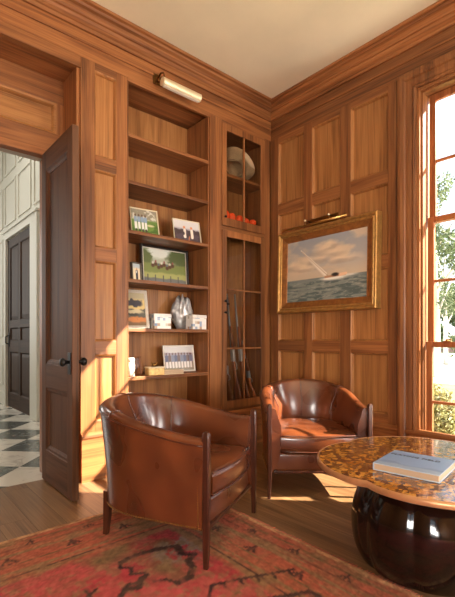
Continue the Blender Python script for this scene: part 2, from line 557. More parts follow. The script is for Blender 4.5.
# pilaster: two stiles, rails, narrow panels
board('stile', -2.14, -2.025, 0.0, 0.045, 0.0, FZ, W['z'], wb)
board('stile', -1.842, -1.745, 0.0, 0.045, 0.0, FZ, W['z'], wb)
RA = RAILS[:]
for z0, z1 in RA:
    board('rail', -2.025, -1.842, 0.0, 0.045, z0 if z0 > .4 else 0.0, z1, W['x'], wb)
for k in range(4):
    panel('panel', -2.025, -1.842, RA[k][1], RA[k + 1][0], 0.0, 0.03, WP, wb)
board('reveal', -2.165, -2.139, 0.02, 0.42, 0.0, FZ, W['z'], wb)
# deep door head: soffit, transom panel, jamb
MB().box(-3.66, -2.14, 0.0, 0.06, 3.215, FZ, .004).build('head_rail', W['x'], wb)
MB().box(-3.66, -2.16, 0.06, 0.34, 3.222, FZ).build('soffit', W['x'], wb)
board('rail', -3.66, -2.14, 0.298, 0.36, 3.03, 3.225, W['x'], wb, .006)
board('rail', -3.66, -2.14, 0.298, 0.36, 2.60, 2.78, W['x'], wb, .006)
board('rail', -3.66, -2.14, 0.285, 0.36, 2.572, 2.63, W['x'], wb, .004)
for a, b in ((-3.66, -3.05), (-2.95, -2.22)):
    panel('panel', a, b, 2.78, 3.03, 0.30, 0.03, WPX, wb, mould=0.03)
board('stile', -3.05, -2.95, 0.298, 0.36, 2.78, 3.03, W['z'], wb)
MB().box(-2.293, -2.226, 0.285, 0.50, 0.0, 2.60, .004).build('jamb', W['z'], wb)
board('jamb', -2.225, -2.15, 0.30, 0.50, 0.0, 3.225, W['z'], wb, .006)
board('jamb', -3.66, -3.52, 0.215, 0.50, 0.0, 3.235, W['z'], wb, .006)
struct(MB().box(-3.66, -2.2, 0.40, 0.5, 2.6, CEIL).build('wall_over_door', HALLW))
# left of the door (seen only from a step aside)
for a, b in ((-3.78, -3.66), (-4.85, -4.73), (-6.0, -5.88), (-6.6, -6.5)):
    board('stile', a, b, 0.0, 0.045, 0.0, FZ, W['z'], wb)
for a, b in ((-4.73, -3.78), (-5.88, -4.85), (-6.5, -6.0)):
    for k, (z0, z1) in enumerate(RAILS):
        board('rail', a, b, 0.0, 0.045, z0 if k else 0.0, z1, W['x'], wb)
        if k < 4: panel('panel', a, b, z1, RAILS[k + 1][0], 0.0, 0.03, WP, wb)

# base below bookcase and pilaster
BASEP = [(0.0, 0.0), (0.022, 0.0), (0.022, 0.33), (0.03, 0.345), (0.028, 0.36), (0.012, 0.375), (0.0, 0.38)]
struct(MB().loft(sweep_profile(BASEP, (-2.14, 0), (0, 0), 0, 1, (0, -1)), True).build('baseboard_back', W['x']))
struct(MB().loft(sweep_profile(BASEP, (0, 0), (0, YF), 1, 0, (-1, 0)), True).build('baseboard_right', W['y']))

# ------------------------------------------------------------------ open door leaf
d1 = struct(empty('door_1', (-2.295, 0.28, 0.0), -PI / 2))
# local x runs into the room (-y); face toward camera-left is local -y (= world -x)
LW = 0.64
def leaf(parent):
    y0, y1 = -0.046, 0.0
    board('stile', 0.0, 0.095, y0, y1, 0.012, 2.57, WDK['z'], parent)
    board('stile', LW - 0.095, LW, y0, y1, 0.012, 2.57, WDK['z'], parent)
    for z0, z1 in ((0.012, 0.255), (0.74, 0.92), (2.42, 2.57)):
        board('rail', 0.095, LW - 0.095, y0, y1, z0, z1, WDK['x'], parent)
    for z0, z1 in ((0.255, 0.74), (0.92, 2.42)):
        panel('panel', 0.095, LW - 0.095, z0, z1, y0, 0.02, WDK['z'], parent, mould=0.035)
    k = MB().box(LW - 0.068, LW - 0.018, y0 - 0.008, y0, 0.87, 1.02, .003)
    k.build('lock_plate', IRON, parent)
    for sgn, yy in ((-1, y0), (1, y1)):
        kb = MB().lathe([(0.012, 0), (0.012, 0.028), (0.02, 0.034), (0.028, 0.042), (0.03, 0.052), (0.024, 0.064), (0.008, 0.069)], n=18, axis='y')
        kb.v = [(v[0] + LW - 0.043, yy + sgn * v[1], v[2] + 0.955) for v in kb.v]
        o = kb.build('knob', IRON, parent, True)
leaf(d1)

# ------------------------------------------------------------------ bookcase (built in)
BX0, BX1 = -1.745, -0.865
bc = tag(empty('bookcase', (-1.305, 0.0, 0.38)), 'tall open walnut bookcase with six shelves of framed photos', 'bookcase')
def rel(o, root):
    o.location = (-root.location[0], -root.location[1], -root.location[2]); return o
SH = [0.79, 1.203, 1.62, 2.033, 2.45, 2.842]
rel(board('side_panel', BX0 - 0.0, BX0 + 0.012, 0.0, 0.40, 0.38, 3.28, W['z'], bc), bc)
rel(board('side_panel', BX1 - 0.012, BX1, 0.01, 0.40, 0.38, 3.28, W['z'], bc), bc)
rel(MB().box(BX0, BX1, 0.36, 0.40, 0.38, 3.28).build('back_panel', WP, bc), bc)
rel(board('top_rail', BX0, BX1, 0.0, 0.03, 3.27, 3.30, W['x'], bc), bc)
rel(board('bottom_board', BX0 + .012, BX1 - .012, 0.01, 0.36, 0.375, 0.40, W['x'], bc), bc)
for z in SH:
    rel(board('shelf', BX0 + 0.013, BX1 - 0.013, 0.004, 0.359, z - 0.03, z, W['x'], bc, .004), bc)

# ------------------------------------------------------------------ display cabinet with glazed doors
CX0, CX1 = -0.865, -0.02
dc = tag(empty('display_cabinet', (-0.44, 0.0, 0.38)), 'tall walnut cabinet with glazed doors in the corner, long guns inside', 'cabinet')
rel(board('face_stile', CX0, -0.715, -0.004, 0.03, 0.38, FZ, W['z'], dc), dc)
rel(board('face_stile', -0.105, CX1, -0.004, 0.03, 0.38, FZ, W['z'], dc), dc)
rel(board('face_rail', -0.715, -0.105, -0.002, 0.03, 3.27, FZ, W['x'], dc), dc)
rel(board('face_rail', -0.715, -0.105, -0.002, 0.03, 2.205, 2.245, W['x'], dc), dc)
rel(board('face_rail', -0.715, -0.105, -0.002, 0.03, 0.38, 0.405, W['x'], dc), dc)
rel(board('side_panel', CX0 + .001, CX0 + 0.02, 0.03, 0.40, 0.38, 3.28, W['z'], dc), dc)
rel(board('side_panel', CX1 - 0.06, CX1, 0.03, 0.40, 0.38, 3.28, W['z'], dc), dc)
rel(MB().box(CX0 + 0.02, CX1 - 0.06, 0.36, 0.40, 0.38, 3.28).build('back_panel', WP, dc), dc)
for z in (0.44, 2.335, 2.80, 3.28):
    rel(board('shelf', CX0 + 0.021, CX1 - 0.061, 0.032, 0.359, z - 0.03, z, W['x'], dc), dc)
def glazed(z0, z1, zm, parent, knob_z):
    x0, x1 = -0.713, -0.107
    d = MB()
    d.box(x0, x0 + 0.058, -0.012, 0.014, z0, z1, .003).box(x1 - 0.058, x1, -0.012, 0.014, z0, z1, .003)
    d.box(x0 + .058, x1 - .058, -0.012, 0.014, z1 - 0.065, z1, .003).box(x0 + .058, x1 - .058, -0.012, 0.014, z0, z0 + 0.08, .003)
    fr = rel(d.build('door', W['z'], parent), parent)
    m = MB().box(-0.42, -0.402, -0.010, 0.010, z0 + .08, z1 - .065, .004)
    for z in zm: m.box(x0 + .058, x1 - .058, -0.009, 0.009, z - .009, z + .009, .003)
    m.build('glazing_bar', W['z'], fr)
    MB().box(x0 + .055, x1 - .055, 0.0, 0.003, z0 + .07, z1 - .055).build('glass', CABGLASS, fr)
    for kz in knob_z:
        kb = MB().lathe([(0.006, 0), (0.006, -0.014), (0.013, -0.02), (0.013, -0.028), (0.005, -0.033)], n=14, axis='y')
        kb.v = [(v[0] + x0 + 0.028, v[1] - 0.012, v[2] + kz) for v in kb.v]
        kb.build('knob', IRON, fr, True)
glazed(2.247, 3.268, [], dc, [2.33])
glazed(0.407, 2.203, [1.015, 1.61], dc, [1.49, 1.375])
rel(MB().box(CX0 + .03, -.46, 0.165, 0.18, 1.475, 1.49, .003).build('gun_rack', ESP['x'], dc), dc)

# long guns: local z up, muzzle up, butt on the cabinet floor
def long_gun(loc, lean_x, lean_y, length, label, bright):
    r = empty('shotgun', loc)
    r.rotation_euler = (lean_y, lean_x, 0)
    k = length / 1.15
    tag(r, label, 'gun', 'long guns in the cabinet')
    st = MB()
    rings = []
    for z, w, d, oy in ((0.0, .016, .060, .0), (0.02, .019, .064, .0), (0.16, .017, .046, .012), (0.28, .014, .026, .026), (0.33, .013, .022, .030), (0.37, .017, .026, .030), (0.43, .017, .026, .030)):
        rings.append([(w * math.cos(2 * PI * j / 14), oy + d * math.sin(2 * PI * j / 14), z * k) for j in range(14)])
    st.loft(rings).build('stock', wood_gun, r, True)
    MB().box(-.016, .016, .008, .052, .42 * k, .56 * k, .006).build('receiver', BRIGHT_STEEL if bright else STEEL, r)
    MB().tube([(0, .045, .55 * k), (0, .045, 1.15 * k)], [.012, .0095], 10).build('barrel', STEEL, r, True)
    MB().tube([(0, .022, .56 * k), (0, .024, .80 * k)], [.018, .014], 10).build('forend', wood_gun, r, True)
    g = MB().tube([(0, .008, .43 * k), (0, -.018, .40 * k), (0, -.018, .35 * k), (0, .012, .335 * k)], .0035, 6)
    g.build('trigger_guard', BRIGHT_STEEL, r, True)
    return r
wood_gun = wood('gun_stock_wood', 'z', srgb(70, 34, 16), srgb(112, 60, 30), srgb(150, 90, 50), rough=0.3, coat=0.4, across=25)
long_gun((-0.488, 0.12, 0.442), math.radians(-4), math.radians(-2), 0.80, 'short gun standing leftmost in the glazed cabinet', False)
long_gun((-0.374, 0.12, 0.442), math.radians(-4.6), math.radians(-2), 1.16, 'tall gun with blued barrel, second from left in the cabinet', True)
long_gun((-0.262, 0.12, 0.442), math.radians(-4.6), math.radians(-2), 1.16, 'tall gun just behind the cabinet door centre bar, third from left', True)
long_gun((-0.15, 0.12, 0.442), math.radians(-9), math.radians(-2), 0.66, 'short gun standing rightmost in the glazed cabinet', False)

# hat on the cabinet shelf
hat = tag(empty('felt_hat', (-0.37, 0.17, 2.805)), 'tan wide-brimmed felt hat resting tilted on the upper cabinet shelf', 'hat')
hat.rotation_euler = (math.radians(-8), math.radians(40), math.radians(8))
hb = MB()
rings = []
for r_, h_ in ((0.085, 0.004), (0.12, 0.002), (0.165, 0.012), (0.185, 0.022), (0.187, 0.025), (0.165, 0.017), (0.12, 0.007), (0.085, 0.009)):
    rings.append([(r_ * .92 * math.cos(2 * PI * j / 36), r_ * 1.02 * math.sin(2 * PI * j / 36), h_ + (0.03 * math.cos(4 * PI * j / 36) + .02) * max(0, (r_ - .09) / .09)) for j in range(36)])
hb.loft(rings, True, (False, False))
for v in range(len(hb.v)): hb.v[v] = (hb.v[v][0], hb.v[v][1], hb.v[v][2] + .108)
hb.build('brim', FELT, hat, True)
hc = MB()
hc.loft([[(r_ * .92 * math.cos(2 * PI * j / 30), r_ * 1.05 * math.sin(2 * PI * j / 30), .108 + h_ - (0.018 * math.cos(PI * j / 15) ** 2 if h_ > .09 else 0)) for j in range(30)]
         for r_, h_ in ((0.088, 0.004), (0.086, 0.03), (0.08, 0.075), (0.07, 0.1), (0.045, 0.102), (0.01, 0.085))], True, (False, True))
hc.build('crown', FELT, hat, True)
MB().lathe([(0.0885, .112), (0.091, .114), (0.089, .134), (0.0865, .135)], n=30, caps=False).build('hat_band', plain('hat_ribbon', srgb(96, 72, 48), 0.7), hat, True)
hat.location = (-0.40, 0.175, 2.925)
hat.scale = (1.2, 1.2, 1.2)
for c in hat.children:
    c.location = (0, 0, -0.09)

# orange things on the ledge under the upper door
on = ['leftmost, propped against the door stile', 'second from left', 'in the middle of its row', 'second from right', 'rightmost, near the cabinet corner stile']
for i in range(5):
    m = MB()
    rr = .042
    rings = []
    for k in range(9):
        a = PI * k / 8
        rings.append([(rr * 1.02 * max(.05, math.sin(a)) * math.cos(2 * PI * j / 16) * (1 + .12 * math.sin(3 * 2 * PI * j / 16 + i)), rr * max(.05, math.sin(a)) * math.sin(2 * PI * j / 16), rr * .95 * (1 - math.cos(a))) for j in range(16)])
    o = m.loft(rings).build('orange_ornament', ORANGE, None, True)
    o.location = (-0.60 + .098 * i, 0.075 + .012 * (i % 2), 2.336); o.rotation_euler.z = i * .8
    o.scale = (1, 1, 1.25 - .11 * i if i < 4 else .9)
    tag(o, 'bright orange lump on the upper cabinet floor, ' + on[i], 'ornament', 'orange ornaments in the cabinet')

# ------------------------------------------------------------------ right wall: panelling in a local frame (local x = -world y, front = local -y)
wr = struct(empty('wall_right', (0, 0, 0), -PI / 2))
WIN0, WIN1 = 1.625, 2.78         # rough opening (local x)
WZ0, WZ1 = 0.24, 3.15
MB().box(-0.5, WIN0, 0.045, 0.22, 0, CEIL).box(WIN1, 3.5, 0.045, 0.22, 0, CEIL).box(4.7, 7.1, 0.045, 0.22, 0, CEIL).box(3.5, 4.7, 0.045, 0.22, WZ1, CEIL).box(3.5, 4.7, 0.045, 0.22, 0, WZ0).box(WIN0, WIN1, 0.045, 0.22, WZ1, CEIL).box(WIN0, WIN1, 0.045, 0.22, 0, WZ0).build('core', W['z'], wr)
MB().box(0.0, 6.9, 0.0, 0.05, FZ, CEIL).build('frieze', W['x'], wr)
MB().box(0.0, 6.9, -0.012, 0.0, 3.41, 3.425, .003).build('frieze_bead', W['x'], wr)
ST = [(0.0, 0.11), (0.46, 0.565), (0.893, 1.008), (1.374, 1.45)]
for a, b in ST: board('stile', a, b, 0.0, 0.05, 0.0, FZ, W['z'], wr)
PX = [(0.11, 0.46), (0.565, 0.893), (1.008, 1.374)]
for a, b in PX:
    for k, (z0, z1) in enumerate(RAILS):
        board('rail', a, b, 0.001, 0.05, z0 if k else 0.0, z1, W['x'], wr)
        if k < 4: panel('panel', a, b, z1, RAILS[k + 1][0], 0.0, 0.03, WP, wr)
# panels beyond the window
for a, b in ((2.93, 3.0), (3.28, 3.35), (4.85, 4.95), (5.8, 5.9), (6.8, 6.9)):
    board('stile', a, b, 0.0, 0.05, 0.0, FZ, W['z'], wr)
for a, b in ((3.0, 3.28), (4.95, 5.8), (5.9, 6.8)):
    for k, (z0, z1) in enumerate(RAILS):
        board('rail', a, b, 0.001, 0.05, z0 if k else 0.0, z1, W['x'], wr)
        if k < 4: panel('panel', a, b, z1, RAILS[k + 1][0], 0.0, 0.03, WP, wr)
board('apron', WIN0 - .15, WIN1 + .15, 0.0, 0.05, 0.0, WZ0 - .02, W['x'], wr)

# ------------------------------------------------------------------ triple-hung window
def window(name, loc, rz, x0, x1, z0, z1, cols=2):
    """local frame: room side -y; opening x0..x1"""
    w = struct(empty(name, loc, rz))
    cw = 0.15
    prof = [(0.0, 0.0), (0.0, -0.02), (0.02, -0.026), (0.03, -0.018), (0.06, -0.022), (0.085, -0.022), (0.095, -0.034), (0.125, -0.04), (0.15, -0.036), (0.15, 0.0)]
    def cas(pts):
        rings = []
        for p, d in pts:
            rings.append([(p[0] + d[0] * o, y, p[1] + d[1] * o) for o, y in prof])
        return rings
    MB().loft(cas([((x0, z0), (-1, 0)), ((x0, z1), (-1, 1)), ((x1, z1), (1, 1)), ((x1, z0), (1, 0))]), True).build('casing', W['z'], w)
    j = MB().box(x0 - .001, x0 + 0.022, -0.004, 0.22, z0, z1).box(x1 - 0.022, x1 + .001, -0.004, 0.22, z0, z1).box(x0 + .022, x1 - .022, -0.004, 0.22, z1 - 0.022, z1)
    j.box(x0 + .022, x0 + .038, 0.02, 0.07, z0, z1 - .022).box(x1 - .038, x1 - .022, 0.02, 0.07, z0, z1 - .022).box(x0 + .038, x1 - .038, 0.02, 0.07, z1 - .038, z1 - .022)
    j.build('jamb', W['z'], w)
    MB().box(x0 - .17, x1 + .17, -0.07, 0.0, z0 - .03, z0, .008).box(x0, x1, 0.0, .26, z0 - .03, z0).build('sill', W['x'], w)
    xa, xb = x0 + .038, x1 - .038
    H = [(z0, 1.09), (1.045, 2.11), (2.065, z1 - .022)]
    for k, (a, b) in enumerate(H):
        y0, y1 = (0.075, 0.105) if k == 0 else ((0.107, 0.137) if k == 1 else (0.139, 0.169))
        lo = 0.08 if k == 0 else 0.045
        hi = 0.045 if k < 2 else 0.055
        s = MB().box(xa, xa + .05, y0, y1, a, b, .003).box(xb - .05, xb, y0, y1, a, b, .003)
        s.box(xa + .05, xb - .05, y0, y1, a, a + lo, .003).box(xa + .05, xb - .05, y0, y1, b - hi, b, .003)
        so = s.build('sash', SASH['z'], w)
        zm = (0.60, 1.585, 2.575)[k] if z1 > 2.9 else (a + b) / 2
        m = MB().box(xa + .05, xb - .05, y0 + .004, y1 - .004, zm - .011, zm + .011, .004)
        for c in range(1, cols):
            xm = xa + .05 + (xb - xa - .1) * c / cols
            m.box(xm - .011, xm + .011, y0 + .005, y1 - .005, a + lo, b - hi, .004)
        m.build('glazing_bar', SASH['x'], so)
        MB().box(xa + .045, xb - .045, (y0 + y1) / 2 - .0015, (y0 + y1) / 2 + .0015, a + lo - .005, b - hi + .005).build('pane', GLASS, so)
    for zl in (1.09,):
        for xl in (x0 + .2, x1 - .2):
            lk = MB().box(xl - .03, xl + .03, 0.08, 0.105, zl, zl + .008, .002).lathe([(.016, 0), (.014, .012), (.004, .014)], (xl, .094, zl + .008), 14)
            lk.tube([(xl, .09, zl + .016), (xl + .035, .08, zl + .02)], .005)
            lk.build('sash_lock', BRASS, w)
    return w
window('window_1', (0, 0, 0), -PI / 2, WIN0, WIN1, WZ0, WZ1)

# ------------------------------------------------------------------ rest of the room behind the camera
wl = struct(empty('wall_left', (XL, 0, 0), PI / 2))   # local -y -> +x
MB().box(-7.1, -6.2, 0.0, 0.2, 0, CEIL).box(-4.6, 0.2, 0.0, 0.2, 0, CEIL).box(-6.2, -4.6, 0, .2, 0, WZ0).box(-6.2, -4.6, 0, .2, WZ1, CEIL).build('core', WP, wl)
window('window_4', (XL, 0, 0), PI / 2, -6.2, -4.6, WZ0, WZ1, 3)  # unseen window, added so fill light reaches the right wall
wf = struct(empty('wall_front', (0, YF, 0), PI))      # local -y -> +y ; local x -> -x
OP = [(0.9, 2.5)]
c = MB().box(-0.25, 0.9, 0, .2, 0, CEIL).box(2.5, 6.8, 0, .2, 0, CEIL)
for a, b in OP: c.box(a, b, 0, .2, 0, WZ0).box(a, b, 0, .2, WZ1, CEIL)
c.build('core', WP, wf)
for i, (a, b) in enumerate(OP):
    window('window_%d' % (i + 2), (0, YF, 0), PI, a, b, WZ0, WZ1, 3)  # unseen rear window, added to let fill light in

window('window_3', (0, 0, 0), -PI / 2, 3.5, 4.7, WZ0, WZ1, 2)

# ------------------------------------------------------------------ barrel armchairs
def chair_plan(off=0.0, n=64):
    """points and outward normals along the horseshoe, from the right arm front round the back to the left arm front"""
    a, b, y0, yf, p = 0.355, 0.43, -0.02, -0.325, 2.5
    raw = [(a, yf + (y0 - yf) * i / 12) for i in range(12)]
    for i in range(61):
        t = PI * i / 60
        c, s = math.cos(t), math.sin(t)
        raw.append((a * math.copysign(abs(c) ** (2 / p), c), y0 + b * abs(s) ** (2 / p)))
    raw += [(-a, y0 + (yf - y0) * i / 12) for i in range(1, 13)]
    P = [Vector((x, y)) for x, y in raw]
    L = [0]
    for i in range(1, len(P)): L.append(L[-1] + (P[i] - P[i - 1]).length)
    out = []
    for k in range(n + 1):
        d = L[-1] * k / n
        i = max(1, next((q for q in range(1, len(L)) if L[q] >= d - 1e-9), len(L) - 1))
        t = (d - L[i - 1]) / max(1e-9, L[i] - L[i - 1])
        out.append(P[i - 1].lerp(P[i], t))
    nr = []
    for i in range(len(out)):
        tg = (out[min(i + 1, n)] - out[max(i - 1, 0)]).normalized()
        nr.append(Vector((tg.y, -tg.x)))
    return out, nr

def sm(t):
    t = max(0, min(1, t)); return t * t * (3 - 2 * t)

def make_chair(loc, rz, label):
    ch = tag(empty('armchair', loc, rz), label, 'armchair', 'leather armchairs')
    n = 64
    P, NR = chair_plan(n=n)
    ZB, ZS = 0.175, 0.36
    def top(s): return 0.628 + 0.138 * sm(1 - abs(2 * s - 1) * 1.02) ** 0.9
    def prof(s):
        h = top(s); bk = sm(1.25 - abs(2 * s - 1) * 1.6)
        fl = 0.012 + 0.028 * bk         # flare of the top
        th = 0.062 + 0.02 * bk          # wall thickness
        pts = [(-0.02, ZB), (-0.002, ZB + .004), (0.002, ZB + .02), (0.008, ZB + (h - ZB) * .35), (0.008 + fl * .5, ZB + (h - ZB) * .7), (fl + .004, h - 0.045)]
        for k in range(7):
            a = PI * k / 6
            pts.append((fl - th / 2 + (th / 2 + .004) * math.cos(a), h - 0.028 + 0.028 * math.sin(a)))
        pts += [(fl - th - .010, h - 0.06), (-th - .022 - .012 * bk, ZS + (h - ZS) * .55), (-th - .026, ZS + (h - ZS) * .2), (-th - .02, ZS - .05), (-th, ZS - .12), (-.03, ZB + .01)]
        return pts
    rings = []
    for i in range(n + 1):
        s = i / n
        rings.append([(P[i].x + NR[i].x * o, P[i].y + NR[i].y * o, z) for o, z in prof(s)])
    sh = MB().loft(rings).build('shell', LEATHER, ch)
    bm = bmesh.new(); bm.from_mesh(sh.data); bmesh.ops.recalc_face_normals(bm, faces=bm.faces[:]); bm.to_mesh(sh.data); bm.free()
    smooth_by_angle(sh, 50)
    # welts: along the outer top edge, and seams over the back
    MB().tube([(P[i].x + NR[i].x * (prof(i / n)[5][0] + .003), P[i].y + NR[i].y * (prof(i / n)[5][0] + .003), prof(i / n)[5][1] + .012) for i in range(n + 1)], .0045, 6).build('piping', WELT, sh, True)
    for s in (0.30, 0.5, 0.70):
        i = round(s * n)
        pp = prof(s)[5:17]
        MB().tube([(P[i].x + NR[i].x * (o + (.002 if k < 3 else -.001)), P[i].y + NR[i].y * (o + (.002 if k < 3 else -.001)), z + .0015) for k, (o, z) in enumerate(pp)], .0038, 6).build('seam', WELT, sh, True)
    # nail heads along the bottom and up the front edges
    nm = MB()
    path = [(P[i].x + NR[i].x * .004, P[i].y + NR[i].y * .004, ZB + .014) for i in range(n + 1)]
    L = 0
    for i in range(n):
        a, b = Vector(path[i]), Vector(path[i + 1]); d = (b - a).length; k0 = L
        while L < k0 + d:
            p = a.lerp(b, (L - k0) / d); nm.sphere(p, .0048, 5); L += .0125
    for sg in (1, -1):
        for k in range(32):
            nm.sphere((sg * (.3595 + .004 * k / 31), -.295, ZB + .03 + k * .0125), .0046, 5)
    nm.build('nailhead_trim', OLD_BRASS, sh, True)
    # seat cushion
    def cushion(z0, z1, x, yf, yb, r, crown_, name, mat, bow=.03):
        out = []
        for i in range(17): out.append((-x + 2 * x * i / 16, yf - bow * (1 - ((i - 8) / 8) ** 2)))
        for i in range(1, 33):
            t = PI * i / 33
            c, s = math.cos(t), math.sin(t)
            out.append((x * math.copysign(abs(c) ** .55, c), -.05 + (yb + .05) * abs(s) ** .8 if True else 0))
        cx = sum(p[0] for p in out) / len(out); cy = (yf + yb) / 2
        def ring(ins, z):
            rr = []
            for px, py in out:
                d = Vector((px - cx, py - cy)); l = d.length
                q = d * ((l - ins) / l)
                rr.append((cx + q.x, cy + q.y, z))
            return rr
        R = [ring(.10, z0), ring(r, z0)]
        for k in range(1, 6):
            a = PI / 2 * k / 5
            R.append(ring(r - r * math.sin(a), z0 + r * (1 - math.cos(a))))
        for k in range(0, 6):
            a = PI / 2 * k / 5
            R.append(ring(r - r * math.cos(a), z1 - r + r * math.sin(a)))
        R += [ring(.07, z1 + crown_ * .35), ring(.14, z1 + crown_ * .75), ring(.22, z1 + crown_)]
        o = MB().loft(R).build(name, mat, ch); smooth_by_angle(o, 60)
        return o, ring
    cu, ring = cushion(.318, .445, .274, -.335, .31, .035, .02, 'seat_cushion', LEATHER, .035)
    for z in (.328, .437):
        pts = ring(-.001, z); pts.append(pts[0])
        MB().tube(pts[:18], .0045, 6).build('piping', WELT, cu, True)
    # deck and front apron
    ap, _ = cushion(.185, .314, .312, -.318, .20, .022, .0, 'seat_base', LEATHER, .02)
    MB().box(-.318, .318, -.338, -.30, .172, .192, .006).build('front_rail', LEGW, ch)
    # front posts running from the floor to the arm top, then short raked back legs
    for sg in (1, -1):
        rings = []
        for z, w in ((0, .0105), (.17, .0145), (.2, .015), (.45, .0155), (.63, .016), (.648, .015), (.658, .011), (.661, .005)):
            xo = sg * (.352 + (.0 if z > .17 else .004 * (1 - z / .17)))
            rings.append([(xo + w * cx_, -.337 + w * 1.15 * cy_, z) for cx_, cy_ in ((1, .7), (.7, 1), (-.7, 1), (-1, .7), (-1, -.7), (-.7, -1), (.7, -1), (1, -.7))])
        o = MB().loft(rings).build('leg', LEGW, ch); smooth_by_angle(o, 35)
    for sg in (1, -1):
        rings = []
        for z, w, dx, dy in ((0, .0135, .003, .012), (.08, .017, .002, .006), (.19, .021, 0, 0), (.25, .021, 0, 0)):
            rings.append([(sg * (.238 + dx) + w * a_, .335 + dy + w * b_, z) for a_, b_ in ((1, .8), (.8, 1), (-.8, 1), (-1, .8), (-1, -.8), (-.8, -1), (.8, -1), (1, -.8))])
        o = MB().loft(rings).build('leg', LEGW, ch); smooth_by_angle(o, 35)
    return ch
make_chair((-1.993, -1.135, 0.004), math.radians(26.6), 'brown leather barrel armchair on the rug, its outer side towards the viewer')
make_chair((-0.785, -1.145, 0.0), math.radians(-39.9), 'brown leather barrel armchair on bare boards in the corner below the seascape')

# ------------------------------------------------------------------ rug
def make_rug():
    x1, y1 = -1.6, -0.655
    Wd, Ld = 3.3, 4.3
    nx, ny = 300, 390
    A, Bq = np.meshgrid(np.linspace(0, Wd, nx), np.linspace(0, Ld, ny))
    wob = (fbm(A * 3, Bq * 3, 5) - .5) * .03
    a, b = A + wob, Bq + (fbm(A * 3, Bq * 3, 9) - .5) * .03
    d = np.minimum(a, b)
    along = np.where(a < b, b, a)
    c = base(a, (164, 90, 70))
    n1 = fbm(a * 7, b * 7, 21); n2 = fbm(a * 26, b * 26, 22, 3); n3 = fbm(a * 2.2, b * 2.2, 23, 3)
    # worn streaks follow the border
    st = fbm(d * 26, along * 3.2, 33, 4)
    tan = (138, 108, 78); olive = (112, 90, 62); coral = (172, 92, 70); rose = (164, 62, 66); dark = (60, 42, 42)
    c = mixc(c, tan, step(st - .50, .12) * .85)
    c = mixc(c, coral, step(n1 - .56, .1) * .6)
    def line(at, w, col, k=1.0):
        nonlocal c
        c = mixc(c, col, step(w - np.abs(d - at), .008) * k * (0.55 + .9 * (n2 > .42)))
    line(.012, .016, (196, 150, 110)); line(.075, .006, olive, .8); line(.14, .005, (120, 70, 56), .8)
    line(.20, .008, tan, .9); line(.30, .005, olive, .8); line(.37, .01, tan, .8); line(.41, .004, dark, .6)
    field = step(d - .46, .02)
    fc = base(a, rose)
    fc = mixc(fc, (176, 82, 78), step(n1 - .5, .15) * .8)
    fc = mixc(fc, olive, step(n3 - .47, .06) * step(.95 - b, .25) * .92)
    fc = mixc(fc, (132, 118, 108), blob(a, b, .30 + .22, .70, .22, .16) * step(n2 - .42, .1) * .9)
    fc = mixc(fc, tan, step(n2 - .62, .05) * .6)
    c = c * (1 - field[..., None]) + fc * field[..., None]
    # small figures spaced along the border
    for k in range(26):
        s0 = .18 + k * .31
        for dd, sc in ((.105, .03), (.255, .036)):
            s1 = s0 + (.15 if dd > .2 else 0)
            uu, vv = (along - s1) / sc, (d - dd) / sc
            fig = np.maximum(step(.22 - np.abs(uu), .2) * step(1 - np.abs(vv), .2), step(.25 - np.abs(np.abs(uu) - .2 - (vv + .4) * .7), .2) * step(.8 - np.abs(vv), .2) * step(vv + .3, .1))
            c = mixc(c, dark, fig * .85 * (n2 > .33))
    def stroke(pts, w=.014, col=dark):
        nonlocal c
        for (p, q), (r, s) in zip(pts[:-1], pts[1:]):
            c = mixc(c, col, seg(a, b, p, q, r, s, w * .72) * (.6 + .4 * (n2 > .36)))
    # hooked medallion outline near the armchair
    for ox, oy, fx in ((.80, .60, 1), (1.55, .62, -1), (.82, 2.2, 1), (1.6, 2.3, -1)):
        f = lambda pts: [(ox + fx * p, oy + q) for p, q in pts]
        stroke(f([(-.26, .06), (-.18, .02), (-.06, .0), (.04, .02)]), .024)
        stroke(f([(.04, .02), (.07, .07), (.02, .10), (.05, .15), (.0, .18)]), .013)
        stroke(f([(-.26, .06), (-.24, .14), (-.28, .19), (-.22, .22)]), .026)
        stroke(f([(-.22, .22), (-.21, .28), (-.15, .34), (-.08, .35)]), .026)
        stroke(f([(-.08, .35), (-.05, .29), (.0, .27)]), .014)
        stroke(f([(.0, .20), (.06, .24), (.10, .22), (.16, .27), (.24, .31), (.34, .36)]), .018)
        stroke(f([(.03, .21), (.08, .27), (.13, .24)]), .022)
        stroke(f([(.30, .20), (.36, .16), (.44, .18), (.52, .14)]), .010)
        stroke(f([(.40, .12), (.42, .22)]), .009); stroke(f([(.48, .11), (.48, .20)]), .009)
    # latch-hook bars in the rose field
    for oy in (1.08, 1.95):
        stroke([(.24, oy + .14), (.62, oy - .02), (.70, oy + .06), (.72, oy + .4), (.66, oy + .44)], .012)
        for k in range(5):
            p, q = .27 + k * .075, oy + .128 - k * .032
            stroke([(p, q), (p + .015, q + .035)], .010)
        for k in range(4):
            stroke([(.71, oy + .1 + k * .08), (.745, oy + .11 + k * .08)], .010)
        stroke([(.32, oy + .30), (.60, oy + .18), (.63, oy + .62)], .020)
        stroke([(.32, oy + .30), (.34, oy + .74)], .020)
        for k in range(6):
            stroke([(.345 + k * .045, oy + .32 - k * .018), (.36 + k * .045, oy + .36 - k * .018)], .013, (120, 72, 66))
    for k in range(60):
        p, q = rng.uniform(.5, 2.8), rng.uniform(.5, 3.9)
        stroke([(p, q), (p + rng.uniform(-.05, .05), q + rng.uniform(-.05, .05))], .008, dark if k % 2 else olive)
    c = mixc(c, tan, step(fbm(a * 16, b * 16, 77, 4) - .50, .1) * .2)
    c = mixc(c, olive, step(fbm(a * 11 + 4, b * 40, 78, 3) - .58, .08) * .25)
